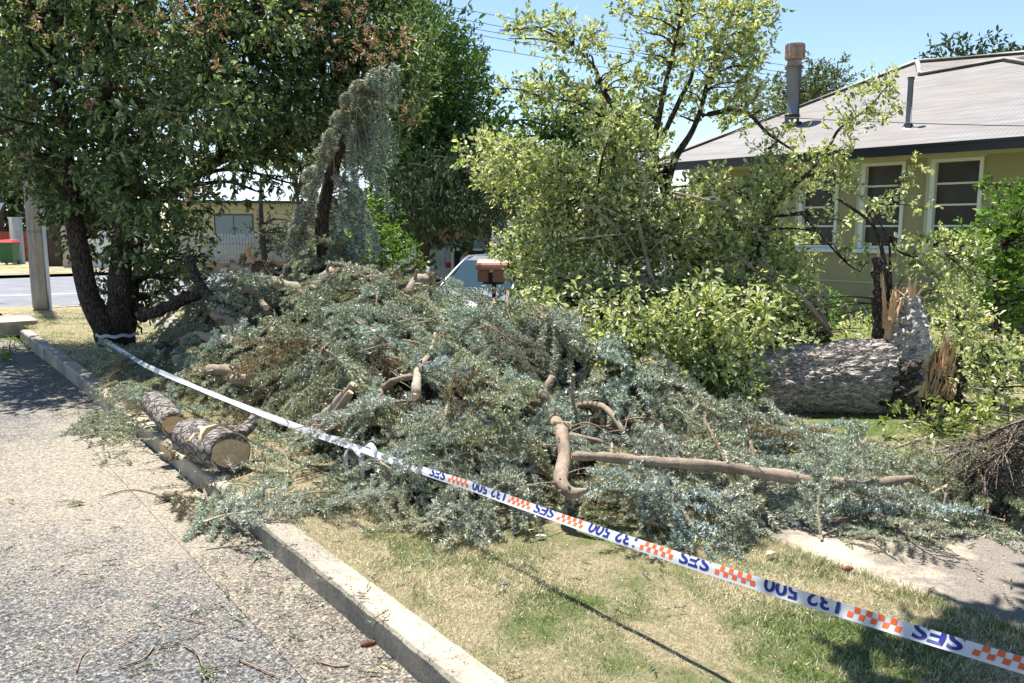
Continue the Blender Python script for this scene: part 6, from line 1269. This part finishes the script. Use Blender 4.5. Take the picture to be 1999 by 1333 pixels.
def sprig(px, py, z, n, L, lab, green=True, spread=.6, a0=0., stem=0.):
    p = P(px, py, z + .014); mb = MB(); A = []; B = []; d0 = Vector((math.cos(a0), math.sin(a0), 0))
    if stem: tube(mb, [tuple(-d0 * stem), tuple(-d0 * stem * .5 + Vector((.01, .015, .004))), (0, 0, 0)], [.004, .003, .003], 5, 1)
    for k in range(n):
        a = a0 + random.gauss(0, spread); l = L * random.uniform(.5, 1.1); s = d0 * random.uniform(0, .5) * L; e = s + Vector((math.cos(a), math.sin(a), random.uniform(0, .25))) * l; A.append(tuple(s)); B.append(tuple(e))
    shoots(mb, np.array(A), np.array(B), 420, .018, .0032, 0, 1, .0018)
    o = mb.build('spruce_sprig', [M['needle_green' if green else 'needle_blue'], M['stem']]); o.location = p; return tag(o, lab, 'sprig')
sprig(178, 980, 0, 9, .10, 'green sprig at the end of a thin twig on the sawdusty road', True, .5, 3.3, .0)
sprig(395, 1300, 0, 9, .09, 'bright green sprig at the lower left on the asphalt', True, .5, -.9, .22); sprig(300, 1262, 0, 5, .06, 'blue green sprig tip at the top of the lower left twig', False, .8, .6, .0)
sprig(370, 1190, 0, 7, .05, 'bluish sprig on the asphalt left of the gutter', False, .9, 0.); sprig(572, 1240, 0, 5, .04, 'tiny dark green tuft in the middle of the gutter strip', True, 2.); sprig(470, 1150, 0, 5, .04, 'small green tuft on the gutter left of the blue sprig', True, 2.)
sprig(595, 1165, 0, 9, .06, 'pale blue sprig against the kerb face', False, .9, -.4); sprig(505, 1075, .0, 16, .12, 'dense green sprig propped on the kerb face', True, .8, -1.2); sprig(450, 1010, .0, 14, .12, 'blue green sprig leaning over the broken kerb joint', False, .8, -1.4)
sprig(720, 1120, .13, 5, .05, 'pale blue tuft on the dry grass near the kerb', False, 2.); sprig(975, 1140, .13, 5, .06, 'pale blue tuft on the grass beside the tape shadow', False, 2.); sprig(560, 1222, 0, 4, .04, 'little blue tuft near the kerb foot', False, 2.)
def tw1(px, r, z, lab):
    pts = [P(x, y, z + .008) for x, y in px]; b = pts[0].copy(); mb = MB(); pth = tube(mb, [p - b for p in pts], r, 5, rough=.1, n=5)
    for _ in range(4):
        q = random.choice(pth); a = random.uniform(0, 6.3); d = Vector((math.cos(a), math.sin(a), .1)) * random.uniform(.02, .06); tube(mb, [q, q + d], [.0015, .0008], 3, n=1)
    o = mb.build('twig', M['stem']); o.location = b; tag(o, lab, 'twig')
tw1([(200, 968), (260, 955), (320, 968)], .004, 0, 'long thin twig on sawdust joined toward the little round of wood'); tw1([(238, 1300), (280, 1285), (300, 1262)], .004, 0, 'thin dark twig below the blue green sprig at the lower left'); tw1([(225, 1265), (270, 1240)], .003, 0, 'short reddish twig on the asphalt left of the gutter'); tw1([(340, 1250), (380, 1238), (415, 1225)], .0025, 0, 'thin curved reddish twig on the asphalt'); tw1([(470, 1288), (520, 1310), (550, 1322)], .003, 0, 'dark twig at the foot of the picture in the gutter strip'); tw1([(150, 1308), (160, 1280), (172, 1268)], .003, 0, 'little bent twig at the bottom left'); tw1([(620, 1290), (655, 1300), (680, 1298)], .003, 0, 'forked dark twig near the lower kerb foot'); tw1([(330, 1200), (400, 1215)], .0025, 0, 'fine twig under the bluish sprig'); tw1([(1800, 1165), (1815, 1150), (1825, 1145)], .003, .137, 'little dark twig on the footpath right of the cone')
def leaf1(px, py, z, c, lab, s=.05):
    mb = MB(); leaves(mb, np.array([[0, 0, .006]]), np.array([[1, random.uniform(-1, 1), .1]]), np.array([[0, 0, 1.]]), s, s * .4); o = mb.build('dead_leaf', plain('leaf_litter', c, .7, .3, 30)); o.location = P(px, py, z); tag(o, lab, 'leaf')
leaf1(740, 1300, 0, (.5, .38, .2), 'curled straw coloured leaf near the red brown cone'); leaf1(310, 1220, 0, (.45, .2, .1), 'small rusty leaf left of the lone cone', .03); leaf1(1495, 1085, .14, (.5, .55, .3), 'pale elongated leaf on the grass above the tape', .08); leaf1(1045, 1048, .14, (.6, .65, .65), 'silvery leaf in the grass at the foot of the heap', .06); leaf1(160, 1120, 0, (.5, .25, .12), 'small orange leaf on the left asphalt', .035)
# weeds in the gutter mouth at the far left
simple_tree('weed', P(20, 680, .0), P(20, 672, .1), .01, [(P(x, y, .03), .16, .16, .04) for x, y in [(10, 665), (35, 680), (20, 700), (5, 690), (45, 665)]], 260, .05, .012, 'bright', 'weedy grass growing in the gutter by the stormwater inlet', 'weeds', k=8, twig=.04, r0=.004, up=1.2)
